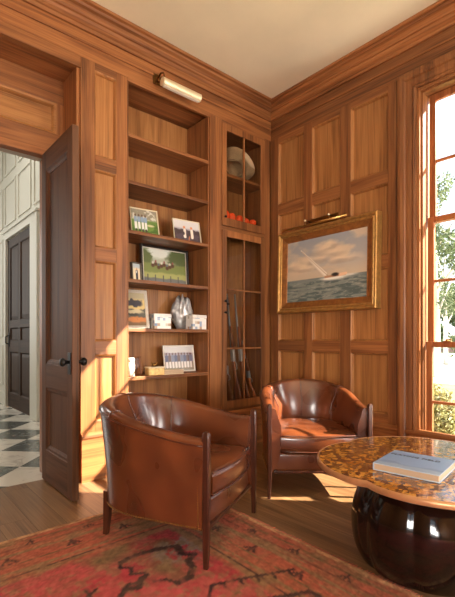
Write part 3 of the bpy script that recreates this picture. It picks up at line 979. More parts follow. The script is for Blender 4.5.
    c = c * (0.84 + .3 * vnoise(A * 90, Bq * 90, 3)[..., None])
    top = 0.006
    Z = top + 0.0008 * vnoise(A * 60, Bq * 60, 4)
    X = x1 - A; Y = y1 - Bq
    # rough the rim a little
    n = nx * ny
    vs = np.stack([X.ravel(), Y.ravel(), Z.ravel()], 1)
    idx = np.arange(n).reshape(ny, nx)
    q = np.stack([idx[:-1, :-1], idx[:-1, 1:], idx[1:, 1:], idx[1:, :-1]], -1).reshape(-1, 4).tolist()
    q = [tuple(reversed(f)) if False else tuple(f) for f in q]
    # skirt
    rim = list(idx[0, :]) + list(idx[1:, -1]) + list(idx[-1, -2::-1]) + list(idx[-2:0:-1, 0])
    low = vs[rim].copy(); low[:, 2] = 0.0005
    allv = np.concatenate([vs, low])
    m = len(rim)
    q += [(int(rim[i]), n + i, n + (i + 1) % m, int(rim[(i + 1) % m])) for i in range(m)]
    o = link_mesh('rug', allv.tolist(), q, RUGM)
    at = o.data.color_attributes.new('Col', 'FLOAT_COLOR', 'POINT')
    lc = lin(c).reshape(-1, 3)
    buf = np.ones((len(allv), 4), np.float32); buf[:n, :3] = lc; buf[n:, :3] = lc[rim]
    at.data.foreach_set('color', buf.ravel())
    tag(o, 'worn coral and olive oriental rug with dark hooked figures on the oak floor', 'rug')
    fm = MB()
    for k in range(700):
        y = y1 - .01 - k * (Ld - .02) / 700
        l = random.uniform(.012, .03); dy = random.uniform(-.006, .006)
        fm.add([(x1 - .002, y, .0045), (x1 - .002, y + .0028, .0045), (x1 + l, y + dy + .0028, .0012), (x1 + l, y + dy, .0012), (x1 - .002, y + .0014, .0062), (x1 + l, y + dy + .0014, .0026)],
               [(0, 1, 2, 3), (0, 3, 5, 4), (1, 4, 5, 2), (0, 4, 1), (3, 2, 5)])
    fr = fm.build('fringe', plain('rug_fringe', srgb(196, 112, 88), 0.95), o)
    fr['kind'] = 'stuff'
make_rug()

# ------------------------------------------------------------------ low table
def shell_mat():
    m, nt, N, L, B = new_mat('tortoiseshell_inlay')
    tc = N.new('ShaderNodeTexCoord')
    nz = N.new('ShaderNodeTexNoise'); nz.inputs['Scale'].default_value = 9; nz.inputs['Detail'].default_value = 3
    L.new(tc.outputs['Object'], nz.inputs['Vector'])
    sc = N.new('ShaderNodeVectorMath'); sc.operation = 'MULTIPLY_ADD'
    sc.inputs[1].default_value = (.06, .06, .06)
    L.new(nz.outputs['Color'], sc.inputs[0]); L.new(tc.outputs['Object'], sc.inputs[2])
    v = N.new('ShaderNodeTexVoronoi'); v.inputs['Scale'].default_value = 44; v.inputs['Randomness'].default_value = 1
    L.new(sc.outputs[0], v.inputs['Vector'])
    v2 = N.new('ShaderNodeTexVoronoi'); v2.feature = 'DISTANCE_TO_EDGE'; v2.inputs['Scale'].default_value = 44
    L.new(sc.outputs[0], v2.inputs['Vector'])
    sep = N.new('ShaderNodeSeparateColor'); L.new(v.outputs['Color'], sep.inputs['Color'])
    n2 = N.new('ShaderNodeTexNoise'); n2.inputs['Scale'].default_value = 40; n2.inputs['Detail'].default_value = 4
    L.new(tc.outputs['Object'], n2.inputs['Vector'])
    ad = N.new('ShaderNodeMath'); ad.operation = 'MULTIPLY_ADD'; ad.inputs[1].default_value = .75
    sb = N.new('ShaderNodeMath'); sb.operation = 'MULTIPLY'; sb.inputs[1].default_value = .4
    L.new(n2.outputs['Fac'], sb.inputs[0])
    L.new(sep.outputs[0], ad.inputs[0]); L.new(sb.outputs[0], ad.inputs[2])
    r = ramp(N, [(.14, srgb(40, 22, 16)), (.28, srgb(74, 36, 24)), (.40, srgb(128, 78, 26)), (.56, srgb(172, 112, 38)), (.72, srgb(196, 144, 66)), (.84, srgb(92, 44, 34)), (.95, srgb(64, 48, 52))])
    L.new(ad.outputs[0], r.inputs['Fac'])
    er = ramp(N, [(.0, srgb(58, 34, 16)), (.035, (1, 1, 1, 1))])
    L.new(v2.outputs['Distance'], er.inputs['Fac'])
    mx = N.new('ShaderNodeMix'); mx.data_type = 'RGBA'; mx.blend_type = 'MULTIPLY'; mx.inputs['Factor'].default_value = .7
    L.new(r.outputs['Color'], mx.inputs['A']); L.new(er.outputs['Color'], mx.inputs['B'])
    L.new(mx.outputs['Result'], B.inputs['Base Color'])
    B.inputs['Roughness'].default_value = .16
    B.inputs['Coat Weight'].default_value = .6; B.inputs['Coat Roughness'].default_value = .05
    b = N.new('ShaderNodeBump'); b.inputs['Strength'].default_value = .12; b.inputs['Distance'].default_value = .01
    L.new(n2.outputs['Fac'], b.inputs['Height']); L.new(b.outputs['Normal'], B.inputs['Normal'])
    return m
tb = tag(empty('coffee_table', (-1.28, -2.255, 0)), 'low lobed table with amber mosaic top on a dark glossy bulbous base', 'table')
NT = 160
def lobe_r(t):
    return .476 + .07 * (abs(math.sin(2 * (t - math.radians(84)))) + .0003) ** .36
def top_ring(off, z):
    return [(-.02 + (lobe_r(2 * PI * j / NT) + off) * math.cos(2 * PI * j / NT), -.03 + (lobe_r(2 * PI * j / NT) + off) * math.sin(2 * PI * j / NT), z) for j in range(NT)]
MB().loft([top_ring(-.012, .5085), top_ring(-.2, .5095), top_ring(-.40, .51)], True, (False, True)).build('table_top', shell_mat(), tb)
o = MB().loft([top_ring(-.16, .487), top_ring(-.012, .479), top_ring(-.002, .484), top_ring(.0, .495), top_ring(-.002, .506), top_ring(-.008, .5105), top_ring(-.0125, .5085), top_ring(-.16, .506)], True, (True, True)).build('rim', plain('copper_edge', srgb(178, 130, 88), .35, .4, var=.15), tb)
smooth_by_angle(o, 50)
bp = [(.20, .0), (.285, .0), (.298, .004), (.318, .02), (.345, .08), (.358, .16), (.358, .23), (.343, .31), (.306, .39), (.262, .44), (.238, .463), (.23, .488)]
rings = []
for r_, z in bp:
    ring = []
    for j in range(192):
        t = 2 * PI * j / 192
        cr = abs(math.sin(4.5 * t + .3))
        k = 1 - .045 * (1 - cr) ** 2.2 * min(1, z / .03 + .4) * (1 if z < .4 else .6)
        ring.append((r_ * k * math.cos(t), r_ * k * math.sin(t), z))
    rings.append(ring)
def resample(rings, m=4):
    out = []
    for i in range(len(rings) - 1):
        for q in range(m):
            t = q / m
            p0, p1, p2, p3 = rings[max(i - 1, 0)], rings[i], rings[i + 1], rings[min(i + 2, len(rings) - 1)]
            row = []
            for A_, B_, C_, D_ in zip(p0, p1, p2, p3):
                row.append(tuple(.5 * (2 * b + (c - a) * t + (2 * a - 5 * b + 4 * c - d) * t * t + (3 * b - a - 3 * c + d) * t ** 3) for a, b, c, d in zip(A_, B_, C_, D_)))
            out.append(row)
    return out + [rings[-1]]
MB().loft([rings[0]] + resample(rings[1:])).build('base', plain('dark_lacquer', srgb(14, 8, 6), .1, .0, coat=.25, var=.4, vscale=4), tb, True)

# ------------------------------------------------------------------ book on the table
bk = tag(empty('book', (-1.47, -2.29, 0.5115), math.radians(-82)), 'large pale blue hardback book with dark title lying on the mosaic table', 'book')
# local x runs along the title (reader stands toward the camera side)
BWX, BWY = .285, .285
MB().box(-BWX / 2, BWX / 2, -BWY / 2, BWY / 2, .030, .034, .001).box(-BWX / 2, BWX / 2, -BWY / 2, BWY / 2, 0, .004, .001).box(-BWX / 2, -BWX / 2 + .004, -BWY / 2, BWY / 2, .004, .030).build('cover', COVER, bk)
MB().box(-BWX / 2 + .0045, BWX / 2 - .006, -BWY / 2 + .006, BWY / 2 - .006, .0042, .0298).build('pages', PAPER, bk)
def sea_band(u, v):
    c = base(u, (118, 142, 174))
    c = mixc(c, (206, 214, 222), step(.55 - v, .5) * .0)
    w = .24 + .035 * np.sin(u * 9) + (fbm(u * 5, v * 9, 3) - .5) * .12
    c = mixc(c, (104, 126, 154), step(w - v, .04) * .9)
    c = mixc(c, (140, 156, 172), step(.16 + (fbm(u * 7, v * 14, 8) - .5) * .1 - v, .05) * .8)
    return c
cp = colour_grid('cover_print', BWX - .004, BWY - .004, sea_band, attr_mat('glossy_cover', .45, .0), bk, 60, 60)
cp.rotation_euler = (-PI / 2, 0, 0); cp.location = (0, -BWY / 2 + .002, .0343)
def text(body, size, loc, parent, mat, name, ext=.0003):
    cu = bpy.data.curves.new(name, 'FONT'); cu.body = body; cu.size = size; cu.extrude = ext; cu.align_x = 'CENTER'; cu.offset = .0010; cu.space_character = 1.12
    cu.materials.append(mat)
    tmp = bpy.data.objects.new(name, cu); COL.objects.link(tmp)
    bpy.context.view_layer.update()
    me = bpy.data.meshes.new_from_object(tmp.evaluated_get(bpy.context.evaluated_depsgraph_get()))
    bpy.data.objects.remove(tmp)
    o = bpy.data.objects.new(name, me); COL.objects.link(o); o.parent = parent; o.location = loc
    if not me.materials: me.materials.append(mat)
    return o
tx = text('PLAYING FIELD', .03, (-.02, .055, .0348), bk, INK, 'title')

# ------------------------------------------------------------------ seascape in gilt frame
def seascape(u, v):
    hz = .355 + .0 * u
    c = base(u, (150, 152, 154))
    c = mixc(c, (178, 170, 160), np.clip((.95 - v) / .55, 0, 1))
    c = mixc(c, (196, 178, 152), np.clip((.62 - v) / .25, 0, 1))
    n = fbm(u * 4.2 + 3, v * 6, 41, 5); n2 = fbm(u * 9 + 8, v * 12, 42, 4)
    c = mixc(c, (206, 184, 154), step(n - .52, .2) * np.clip((v - .36) / .1, 0, 1) * .8)
    for (x, y, rx, ry) in ((.50, .78, .20, .13), (.62, .72, .22, .10), (.40, .66, .2, .1), (.58, .86, .10, .09), (.72, .62, .24, .08), (.08, .60, .16, .1), (.25, .55, .2, .06)):
        bl = blob(u + (n - .5) * .16, v + (n2 - .5) * .12, x, y, rx, ry, .8)
        c = mixc(c, (220, 198, 166), bl * .9)
        c = mixc(c, (158, 142, 128), blob(u + (n2 - .5) * .2, v + .05, x, y, rx * .9, ry * .6, .6) * .55)
    sea = base(u, (104, 114, 108))
    w = fbm(u * 9, v * 34, 51, 4); w2 = fbm(u * 26, v * 70, 52, 3)
    sea = mixc(sea, (132, 138, 128), step(w - .52, .12) * .8)
    sea = mixc(sea, (74, 88, 86), step(.44 - w, .1) * .8)
    sea = mixc(sea, (170, 170, 156), step(w2 - .68, .05) * .5)
    sea = mixc(sea, (120, 128, 124), step(v - .30, .05) * .6)
    k = step(hz - v, .012)[..., None]
    c = c * (1 - k) + sea * k
    # wake, hull, crew, rig heeled to the left
    c = mixc(c, (228, 224, 212), blob(u + (w2 - .5) * .08, v, .62, .325, .20, .04, .6))
    c = mixc(c, (222, 216, 204), blob(u + (w2 - .5) * .06, v, .80, .345, .14, .022, .6) * .8)
    c = mixc(c, (232, 222, 204), seg(u, v, .19, .84, .52, .40, .006, .028, 1.45))
    c = mixc(c, (176, 150, 120), seg(u, v, .20, .82, .55, .37, .005, .006, 1.45) * .9)
    c = mixc(c, (214, 200, 180), seg(u, v, .30, .66, .50, .38, .004, .010, 1.45))
    c = mixc(c, (176, 130, 96), seg(u, v, .52, .350, .76, .365, .017, .020, 1.45))
    c = mixc(c, (226, 186, 150), seg(u, v, .70, .362, .77, .372, .026, .02, 1.45))
    c = mixc(c, (50, 44, 40), blob(u, v, .64, .375, .055, .035, .5))
    c = mixc(c, (236, 230, 214), blob(u + (w2 - .5) * .06, v, .56, .322, .11, .018, .6))
    return c
PW, PH = 0.92, 0.62
sp = tag(empty('framed_painting', (-0.04, -0.738, 1.375), -PI / 2), 'gilt framed seascape of a heeling sailing yacht, on the corner panelling', 'painting')
sp.rotation_euler = (math.radians(-1.5), 0, -PI / 2)
fo = 0.115
colour_grid('canvas', PW, PH, seascape, CANVAS, sp, 260, 170, y=-.012, z0=fo)
frame_ring('frame', PW, PH, [(0, .02), (0, -.012), (.006, -.018), (.012, -.016), (.05, -.030), (.06, -.030), (.06, .02)], GILT_D, sp, fo)
o = frame_ring('outer_moulding', PW, PH, [(.06, .03), (.06, -.034), (.066, -.040), (.074, -.040), (.082, -.034), (.092, -.048), (.104, -.052), (.112, -.046), (.115, -.034), (.115, .03)], GILT, sp, fo)
MB().box(-PW / 2 - .08, PW / 2 + .08, .012, .026, fo - .08, fo + PH + .08).build('backing_board', ESP['x'], sp)

# picture light standing over the seascape
pl2 = tag(empty('picture_light', (-0.075, -0.66, 2.232), -PI / 2), 'slim brass picture light bar along the top of the seascape frame', 'lamp')
b_ = MB().tube([(-.38, -.04, .0), (.38, -.04, .0)], .011, 10)
b_.build('lamp_bar', BRASS, pl2, True)
for xx in (-.09, .19):
    MB().tube([(xx, -.04, .0), (xx, -.04, .035), (xx, -.02, .05), (xx, .07, .045)], .006, 8).build('arm', OLD_BRASS, pl2, True)
    MB().sphere((xx, -.042, .046), .012, 8).build('finial', PALE_BRASS, pl2, True)
MB().box(-.12, .22, .062, .073, .01, .08, .004).build('wall_plate', OLD_BRASS, pl2)

# picture light over the bookcase
pl1 = tag(empty('picture_light', (-1.30, 0.0, 3.38)), 'brass picture light with pale tubular shade above the open bookcase', 'lamp')
MB().box(-.20, -.11, -.012, 0.0, -.035, .055, .004).build('wall_plate', OLD_BRASS, pl1)
MB().tube([(-.155, -.01, .02), (-.155, -.06, .045), (-.155, -.11, .02), (-.155, -.125, -.05)], .007, 8).build('arm', OLD_BRASS, pl1, True)
MB().lathe([(.012, 0), (.016, -.01), (.012, -.025), (.006, -.03)], (-.155, -.012, -.005), 12, 'y').build('knuckle', OLD_BRASS, pl1, True)
sm_ = MB()
rings = []
for x_ in (-.20, -.198, .198, .20):
    rr = .036 if abs(x_) < .199 else .03
    rings.append([(x_, -.15 + rr * math.cos(PI * .0 + 2 * PI * j / 28), -.085 + rr * math.sin(2 * PI * j / 28)) for j in range(28)])
o = sm_.loft(rings).build('shade', PALE_BRASS, pl1); smooth_by_angle(o, 40)
MB().box(-.185, .185, -.165, -.135, -.124, -.1195).build('lamp_slot', plain('frosted_tube', srgb(236, 228, 206), .4), pl1)

# ------------------------------------------------------------------ things on the bookcase shelves
def photo_frame(name, loc, w, h, b, depth, fmat, fn, tilt, rz, label, cat='photo frame', group='framed pictures on the bookcase', nx=60, ny=44, strut=True, pic=PICT, mat_w=0.0, inner=None):
    r = empty(name, loc, rz); r.rotation_euler = (-tilt, 0, rz)
    tag(r, label, cat, group)
    iw, ih = w - 2 * b, h - 2 * b
    colour_grid('picture', iw, ih, fn, pic, r, nx, ny, y=-depth * .3, z0=b)
    frame_ring('frame', iw, ih, [(0, depth * .2), (0, -depth * .45), (b * .25, -depth * .7), (b * .6, -depth), (b * .95, -depth * .9), (b, -depth * .6), (b, depth * .2)], fmat, r, b)
    if inner: frame_ring('slip', iw - .012, ih - .012, [(0, -depth * .31), (0, -depth * .5), (.007, -depth * .5), (.007, -depth * .31)], inner, r, b + .006)
    MB().box(-w / 2 + b * .4, w / 2 - b * .4, depth * .2, depth * .2 + .004, b * .4, h - b * .4).build('backing_board', ESP['x'], r)
    if strut:
        d = h * .68 * math.sin(tilt) * 1.0
        q = Vector((0, depth * .2 + .004, h * .66))
        # foot of the easel strut, back on the shelf plane
        zf = math.sin(tilt); cf = math.cos(tilt)
        yl = .05 + h * .1
        foot = Vector((0, yl * cf + 0.0 , yl * zf + .002))
        foot = Vector((0, yl, yl * math.tan(tilt) + .002)) if tilt > 0 else Vector((0, yl, .002))
        MB().tube([q, q.lerp(foot, .5), foot], [.006, .008, .006], 6).build('easel_strut', ESP['z'], r)
    return r

def people_lawn(u, v):
    n = fbm(u * 9, v * 9, 61); c = base(u, (196, 192, 180))
    c = mixc(c, (120, 112, 92), step(n - .42, .1) * step(v - .55, .1) * .8)
    c = mixc(c, (96, 124, 58), step(.56 - v, .08)); c = mixc(c, (70, 98, 44), step(n - .55, .1) * step(.5 - v, .1))
    c = mixc(c, (196, 190, 150), blob(u, v, .72, .35, .2, .06, .5))
    for i, x in enumerate((.16, .29, .42, .54)):
        c = mixc(c, (216, 214, 208), seg(u, v, x, .16, x, .46, .045)); c = mixc(c, (128, 148, 170), seg(u, v, x, .5, x, .64, .055)); c = mixc(c, (92, 66, 50), blob(u, v, x, .74, .04, .06))
        c = mixc(c, (58, 50, 44), seg(u, v, x, .08, x, .14, .035))
    return c
def pair_sky(u, v):
    c = base(u, (202, 198, 196)); n = fbm(u * 7, v * 7, 63)
    c = mixc(c, (158, 152, 158), step(.62 - v, .08)); c = mixc(c, (70, 58, 60), step(.56 + (n - .5) * .2 - v, .04))
    c = mixc(c, (94, 82, 92), step(n - .55, .1) * step(.5 - v, .1) * .7)
    for x in (.40, .68):
        c = mixc(c, (226, 214, 200), seg(u, v, x, .2, x + .01, .56, .05)); c = mixc(c, (206, 132, 84), blob(u, v, x, .68, .055, .075))
    c = mixc(c, (70, 58, 60), blob(u, v, .36, .38, .05, .1)); c = mixc(c, (176, 110, 74), seg(u, v, .54, .06, .58, .25, .02))
    return c
def polo_field(u, v):
    n = fbm(u * 8, v * 8, 65, 5); c = base(u, (206, 208, 196))
    c = mixc(c, (168, 172, 150), step(.72 - v + (n - .5) * .1, .08))
    c = mixc(c, (82, 92, 54), blob(u + (n - .5) * .2, v + (n - .5) * .2, .86, .82, .32, .34, .3))
    c = mixc(c, (92, 102, 60), blob(u + (n - .5) * .2, v + (n - .5) * .2, .05, .72, .2, .3, .3))
    c = mixc(c, (118, 128, 70), step(.56 + (n - .5) * .08 - v, .05)); c = mixc(c, (158, 158, 96), step(.30 + (n - .5) * .1 - v, .05))
    for i in range(8):
        x, y = .22 + .065 * i, .5 + .05 * math.sin(i * 2.1)
        c = mixc(c, (84, 52, 38), blob(u, v, x, y, .05, .07, .5)); c = mixc(c, ((206, 196, 188), (140, 74, 70), (88, 92, 120))[i % 3], blob(u, v, x, y + .08, .025, .05, .5))
    c = mixc(c, (104, 104, 100), step(.14 + (n - .5) * .05 - v, .03))
    for x in (.1, .27, .45, .62, .8): c = mixc(c, (84, 80, 76), seg(u, v, x, .04, x, .22, .012))
    return c
def dark_figure(u, v):
    c = base(u, (214, 198, 164)); c = mixc(c, (62, 84, 122), step(.14 - u, .03)); c = mixc(c, (150, 168, 190), step(v - .72, .1) * .7)
    c = mixc(c, (38, 40, 56), seg(u, v, .6, .12, .6, .52, .14)); c = mixc(c, (196, 150, 120), blob(u, v, .6, .68, .1, .1)); c = mixc(c, (206, 204, 200), blob(u, v, .58, .5, .07, .1))
    return c
def dune_painting(u, v):
    n = fbm(u * 5, v * 7, 67, 5); c = base(u, (212, 188, 128))
    c = mixc(c, (150, 148, 140), step(v - .8, .1) * .6); c = mixc(c, (64, 62, 70), blob(u + (n - .5) * .3, v + (n - .5) * .25, .45, .66, .5, .16, .3))
    c = mixc(c, (92, 92, 84), step(.52 + (n - .5) * .2 - v, .05)); c = mixc(c, (196, 184, 150), blob(u, v + (n - .5) * .1, .5, .42, .5, .07, .4))
    c = mixc(c, (60, 64, 60), blob(u, v + (n - .5) * .1, .35, .33, .4, .05, .4)); c = mixc(c, (196, 128, 76), step(.24 + (n - .5) * .18 - v, .05)); c = mixc(c, (120, 96, 70), step(.10 + (n - .5) * .1 - v, .05))
    return c
def team_photo(u, v):
    n = fbm(u * 10, v * 10, 69); c = base(u, (206, 202, 198)); c = mixc(c, (150, 140, 150), step(.74 + (n - .5) * .12 - v, .05))
    c = mixc(c, (134, 122, 106), step(.36 - v, .06))
    for i in range(9):
        x = .07 + .105 * i
        c = mixc(c, ((70, 74, 104), (96, 72, 66), (110, 112, 132))[i % 3], seg(u, v, x, .40, x, .60, .05)); c = mixc(c, (218, 208, 200), seg(u, v, x, .14, x, .34, .035)); c = mixc(c, (92, 66, 54), blob(u, v, x, .70, .035, .05))
    return c
def brown_card(u, v):
    n = fbm(u * 6, v * 6, 70); c = base(u, (120, 74, 44)); return mixc(c, (88, 52, 32), step(n - .5, .1))

R = math.radians
photo_frame('photo_frame', (-1.525, .08, SH[3] + .001), .262, .245, .009, .012, CREAM, people_lawn, R(14), R(-8), 'cream framed photo of people in white trousers on a lawn')
photo_frame('photo_frame', (-1.065, .08, SH[3] + .001), .295, .225, .008, .012, CREAM, pair_sky, R(13), R(-6), 'pale framed photo of two figures against dark ground, beside the lawn photo')
photo_frame('framed_painting', (-1.205, .26, SH[2] + .002), .535, .375, .024, .03, BLACKF, polo_field, R(4), 0, 'black framed painting of riders in a green field on the bookcase', 'painting', nx=110, ny=76, inner=SILVER)
photo_frame('photo_frame', (-1.60, .12, SH[2] + .001), .105, .162, .008, .03, PEWTER, dark_figure, R(5), R(10), 'small portrait photo of one dark-suited figure, left of the riders painting')
photo_frame('framed_painting', (-1.592, .14, SH[1] + .002), .262, .35, .026, .022, SILVER, dune_painting, R(11), R(-4), 'silver framed abstract landscape in ochre and slate on the bookcase', 'painting', nx=70, ny=90)
photo_frame('photo_frame', (-1.075, .20, SH[0] + .001), .345, .26, .013, .014, WHITEP, team_photo, R(10), R(-4), 'white framed photo of a row of people, on the lowest shelf', nx=80, ny=60)
photo_frame('photo_frame', (-1.575, .16, SH[0] + .001), .11, .165, .012, .014, W['z'], brown_card, R(6), R(6), 'small brown wooden frame on the lowest shelf behind the glass jar')

def patch_box(loc, w, d, h, rz, seed, label, lidmat):
    r = tag(empty('patterned_box', loc, rz), label, 'box', 'patterned boxes on the bookcase')
    rs = np.random.default_rng(seed)
    vs, fs, cols = [], [], []
    pal = [(226, 222, 214), (232, 228, 220), (150, 168, 190), (196, 186, 168), (178, 150, 124), (214, 214, 214), (110, 132, 164)]
    nx, nz = 6, 5
    def face(P0, U, V, nu, nv):
        for i in range(nu):
            for j in range(nv):
                b = len(vs); c = pal[min(int(abs(rs.normal(0, 2.4))), 6)]
                for a, q in ((0, 0), (1, 0), (1, 1), (0, 1)):
                    p = P0 + U * ((i + a) / nu) + V * ((j + q) / nv); vs.append(tuple(p)); cols.append(c)
                fs.append((b, b + 1, b + 2, b + 3))
    hw_, hd_ = w / 2, d / 2
    face(Vector((-hw_, -hd_, 0)), Vector((w, 0, 0)), Vector((0, 0, h)), nx, nz)
    face(Vector((hw_, -hd_, 0)), Vector((0, d, 0)), Vector((0, 0, h)), 4, nz)
    face(Vector((hw_, hd_, 0)), Vector((-w, 0, 0)), Vector((0, 0, h)), nx, nz)
    face(Vector((-hw_, hd_, 0)), Vector((0, -d, 0)), Vector((0, 0, h)), 4, nz)
    face(Vector((-hw_, hd_, 0)), Vector((w, 0, 0)), Vector((0, -d, 0)), 1, 1)
    o = link_mesh('body', vs, fs, PICT, r)
    at = o.data.color_attributes.new('Col', 'FLOAT_COLOR', 'POINT')
    buf = np.ones((len(vs), 4), np.float32); buf[:, :3] = lin(np.array(cols)); at.data.foreach_set('color', buf.ravel())
    MB().box(-hw_ - .003, hw_ + .003, -hd_ - .003, hd_ + .003, h, h + .012, .003).box(-hw_ - .003, hw_ + .003, -hd_ - .0035, -hd_, h - .018, h, .001).build('lid', lidmat, r)
    return r
LID = plain('box_lid', srgb(220, 216, 208), .35, coat=.3, var=.12, vscale=30)
patch_box((-1.345, .13, SH[1] + .001), .165, .11, .125, R(-6), 3, 'blue and white patterned box right of the silver framed landscape', LID)
patch_box((-.98, .065, SH[1] + .001), .172, .1, .125, R(4), 12, 'white and beige patterned box in front of the ruffled ornament', LID)

# ruffled silvery ornament
orn = MB(); rings = []
for k in range(26):
    t = k / 25; z = .31 * t
    r0 = .055 + .055 * math.sin(PI * min(1, t * 1.15)) + .02 * t
    if t > .9: r0 *= 1 - (t - .9) * 4
    ring = []
    for j in range(64):
        a = 2 * PI * j / 64
        ru = 1 + (.05 + .22 * t) * math.sin(5 * a + 5 * t) * .8 + .10 * t * math.sin(11 * a - 7 * t) + .06 * math.sin(17 * t + 3 * a)
        ring.append((r0 * ru * math.cos(a) * 1.05 - .05 * t + .05 * t * t, r0 * ru * math.sin(a) * .75, z + .03 * t * math.sin(5 * a + 5 * t) + .02 * t * math.cos(3 * a)))
    rings.append(ring)
zmin = min(p[2] for p in rings[0])
o = orn.loft(rings).build('shell_ornament', CERAMIC, None, True)
xs_ = [p[0] for q in rings for p in q]; ys_ = [p[1] for q in rings for p in q]; zs_ = [p[2] for q in rings for p in q]
kx, ky = .26 / (max(xs_) - min(xs_)), .17 / (max(ys_) - min(ys_))
o.scale = (kx, ky, .98)
o.location = (-1.025 - kx * (max(xs_) + min(xs_)) / 2, .24 - ky * (max(ys_) + min(ys_)) / 2, SH[1] + .001 - .98 * min(zs_))
tag(o, 'silvery ruffled shell-like ornament at the back of the bookcase shelf', 'ornament')

# low shelf: jar, small gilt box with a figurine, white book
jar = tag(empty('glass_jar', (-1.672, .085, SH[0] + .0005)), 'small clear glass jar with pale lid at the left end of the lowest shelf', 'jar')
MB().lathe([(.034, 0), (.038, .004), (.038, .10), (.032, .115), (.032, .13)], n=24).build('body', plain('frosted_glass', srgb(214, 208, 194), .15, coat=.5), jar, True)
MB().lathe([(.035, .13), (.036, .133), (.036, .155), (.03, .16), (.004, .161)], n=24).build('lid', SILVER, jar, True)
gb = tag(empty('trinket_box', (-1.44, .07, SH[0] + .0005), R(-8)), 'little gilt and cream trinket box with a knob figure on its lid', 'box')
MB().box(-.075, .075, -.045, .045, 0, .062, .004).build('body', plain('gilt_box', srgb(206, 168, 104), .4, .3, var=.35, vscale=40), gb)
MB().box(-.078, .078, -.048, .048, .062, .074, .003).build('lid', CREAM, gb)
fg = MB().sphere((0, 0, .088), .016, 8, (1.6, .8, 1)).sphere((.024, 0, .108), .011, 8).tube([(.014, 0, .09), (.024, 0, .108)], .008).tube([(-.018, 0, .092), (-.036, 0, .118)], [.007, .003])
fg.build('knob_figure', OLD_BRASS, gb, True)
wbk = tag(empty('book', (-1.265, .065, SH[0] + .0005), R(-3)), 'cream book lying flat before the team photo on the lowest shelf', 'book')
MB().box(-.105, .105, -.055, .055, .0, .003, .001).box(-.105, .105, -.055, .055, .04, .043, .001).box(-.105, .105, .052, .055, .003, .04).build('cover', CREAM, wbk)
MB().box(-.1, .1, -.05, .0515, .0032, .0398).build('pages', PAPER, wbk)

# ------------------------------------------------------------------ outside
GZ = -0.6
struct(MB().box(0.25, 140, -90, 140, GZ - .2, GZ).build('lawn', plain('lawn_grass', srgb(126, 128, 74), .9, var=.3, vscale=2)))
struct(MB().box(13, 46, -40, 70, GZ, GZ + .02).build('driveway', plain('pale_concrete', srgb(226, 222, 214), .8, var=.05, vscale=1)))
struct(MB().box(34, 34.3, -40, 70, GZ + .02, GZ + .07).build('kerb', plain('kerb_stone', srgb(150, 146, 140), .8)))
struct(MB().box(49, 49.6, -40, 80, GZ, GZ + .95).build('garden_wall', plain('pink_brick', srgb(178, 140, 128), .9, var=.15)))
def leaf_mat(name, c0, c1):
    m, nt, N, L, B = new_mat(name)
    g = N.new('ShaderNodeNewGeometry')
    r = ramp(N, [(0, c0), (1, c1)])
    L.new(g.outputs['Random Per Island'], r.inputs['Fac']); L.new(r.outputs['Color'], B.inputs['Base Color'])
    B.inputs['Roughness'].default_value = .6
    tr = N.new('ShaderNodeBsdfTranslucent'); L.new(r.outputs['Color'], tr.inputs['Color'])
    mx = N.new('ShaderNodeMixShader'); mx.inputs[0].default_value = .35
    L.new(B.outputs[0], mx.inputs[1]); L.new(tr.outputs[0], mx.inputs[2]); L.new(mx.outputs[0], N['Material Output'].inputs['Surface'])
    return m
LF1 = leaf_mat('pale_leaves', srgb(62, 78, 50), srgb(104, 118, 80))
LF2 = leaf_mat('dark_leaves', srgb(52, 74, 52), srgb(92, 114, 76))
LF3 = leaf_mat('box_leaves', srgb(84, 84, 46), srgb(146, 140, 88))
BARK = plain('pale_bark', srgb(196, 190, 178), .8, var=.15)
def leaves(name, blobs, n, size, mat, parent):
    vol = np.array([b[3] * b[4] * b[5] for b in blobs]) ** .8; vol /= vol.sum()
    vs, fs = [], []
    pick = rng.choice(len(blobs), n, p=vol)
    for k in range(n):
        cx, cy, cz, rx, ry, rz = blobs[pick[k]]
        d = rng.normal(size=3); d /= np.linalg.norm(d)
        r = rng.uniform(.35, 1) ** .45
        p = np.array([cx + d[0] * rx * r, cy + d[1] * ry * r, cz + d[2] * rz * r])
        u = rng.normal(size=3); u /= np.linalg.norm(u); w = np.cross(u, d + rng.normal(size=3) * .5); w /= np.linalg.norm(w) + 1e-9
        s = size * rng.uniform(.6, 1.3); b = len(vs)
        vs += [tuple(p - u * s), tuple(p - w * s * .5), tuple(p + u * s), tuple(p + w * s * .5)]; fs.append((b, b + 1, b + 2, b + 3))
    return link_mesh(name, vs, fs, mat, parent)
def tree(loc, h, crown_z, spread, mat, n, size, label, group=None, fork=True):
    t = tag(empty('tree', loc), label, 'tree', group)
    k = MB().tube([(0, 0, 0), (.1, .05, h * .3), (.0, .1, h * .6), (.1, .1, h * .9)], [.2 * h / 10, .16 * h / 10, .1 * h / 10, .04], 8)
    if fork:
        for a in range(7):
            an = a * 2.4; z0 = h * (.28 + .07 * a)
            k.tube([(0.05, .05, z0), (math.cos(an) * spread * .35, math.sin(an) * spread * .35, z0 + h * .12), (math.cos(an) * spread * .75, math.sin(an) * spread * .75, z0 + h * .22)], [.07 * h / 10, .05 * h / 10, .02], 6)
    k.build('trunk', BARK, t, True)
    bl = []
    for a in range(16):
        an = a * 2.4; zz = crown_z + (h - crown_z) * ((a * .618) % 1)
        rr = spread * (.75 if zz < h * .8 else .45) * (.4 + .6 * ((a * .37) % 1))
        bl.append((math.cos(an) * rr, math.sin(an) * rr, zz, spread * .33, spread * .33, spread * .24))
    leaves('foliage', bl, n, size, mat, t)
    return t
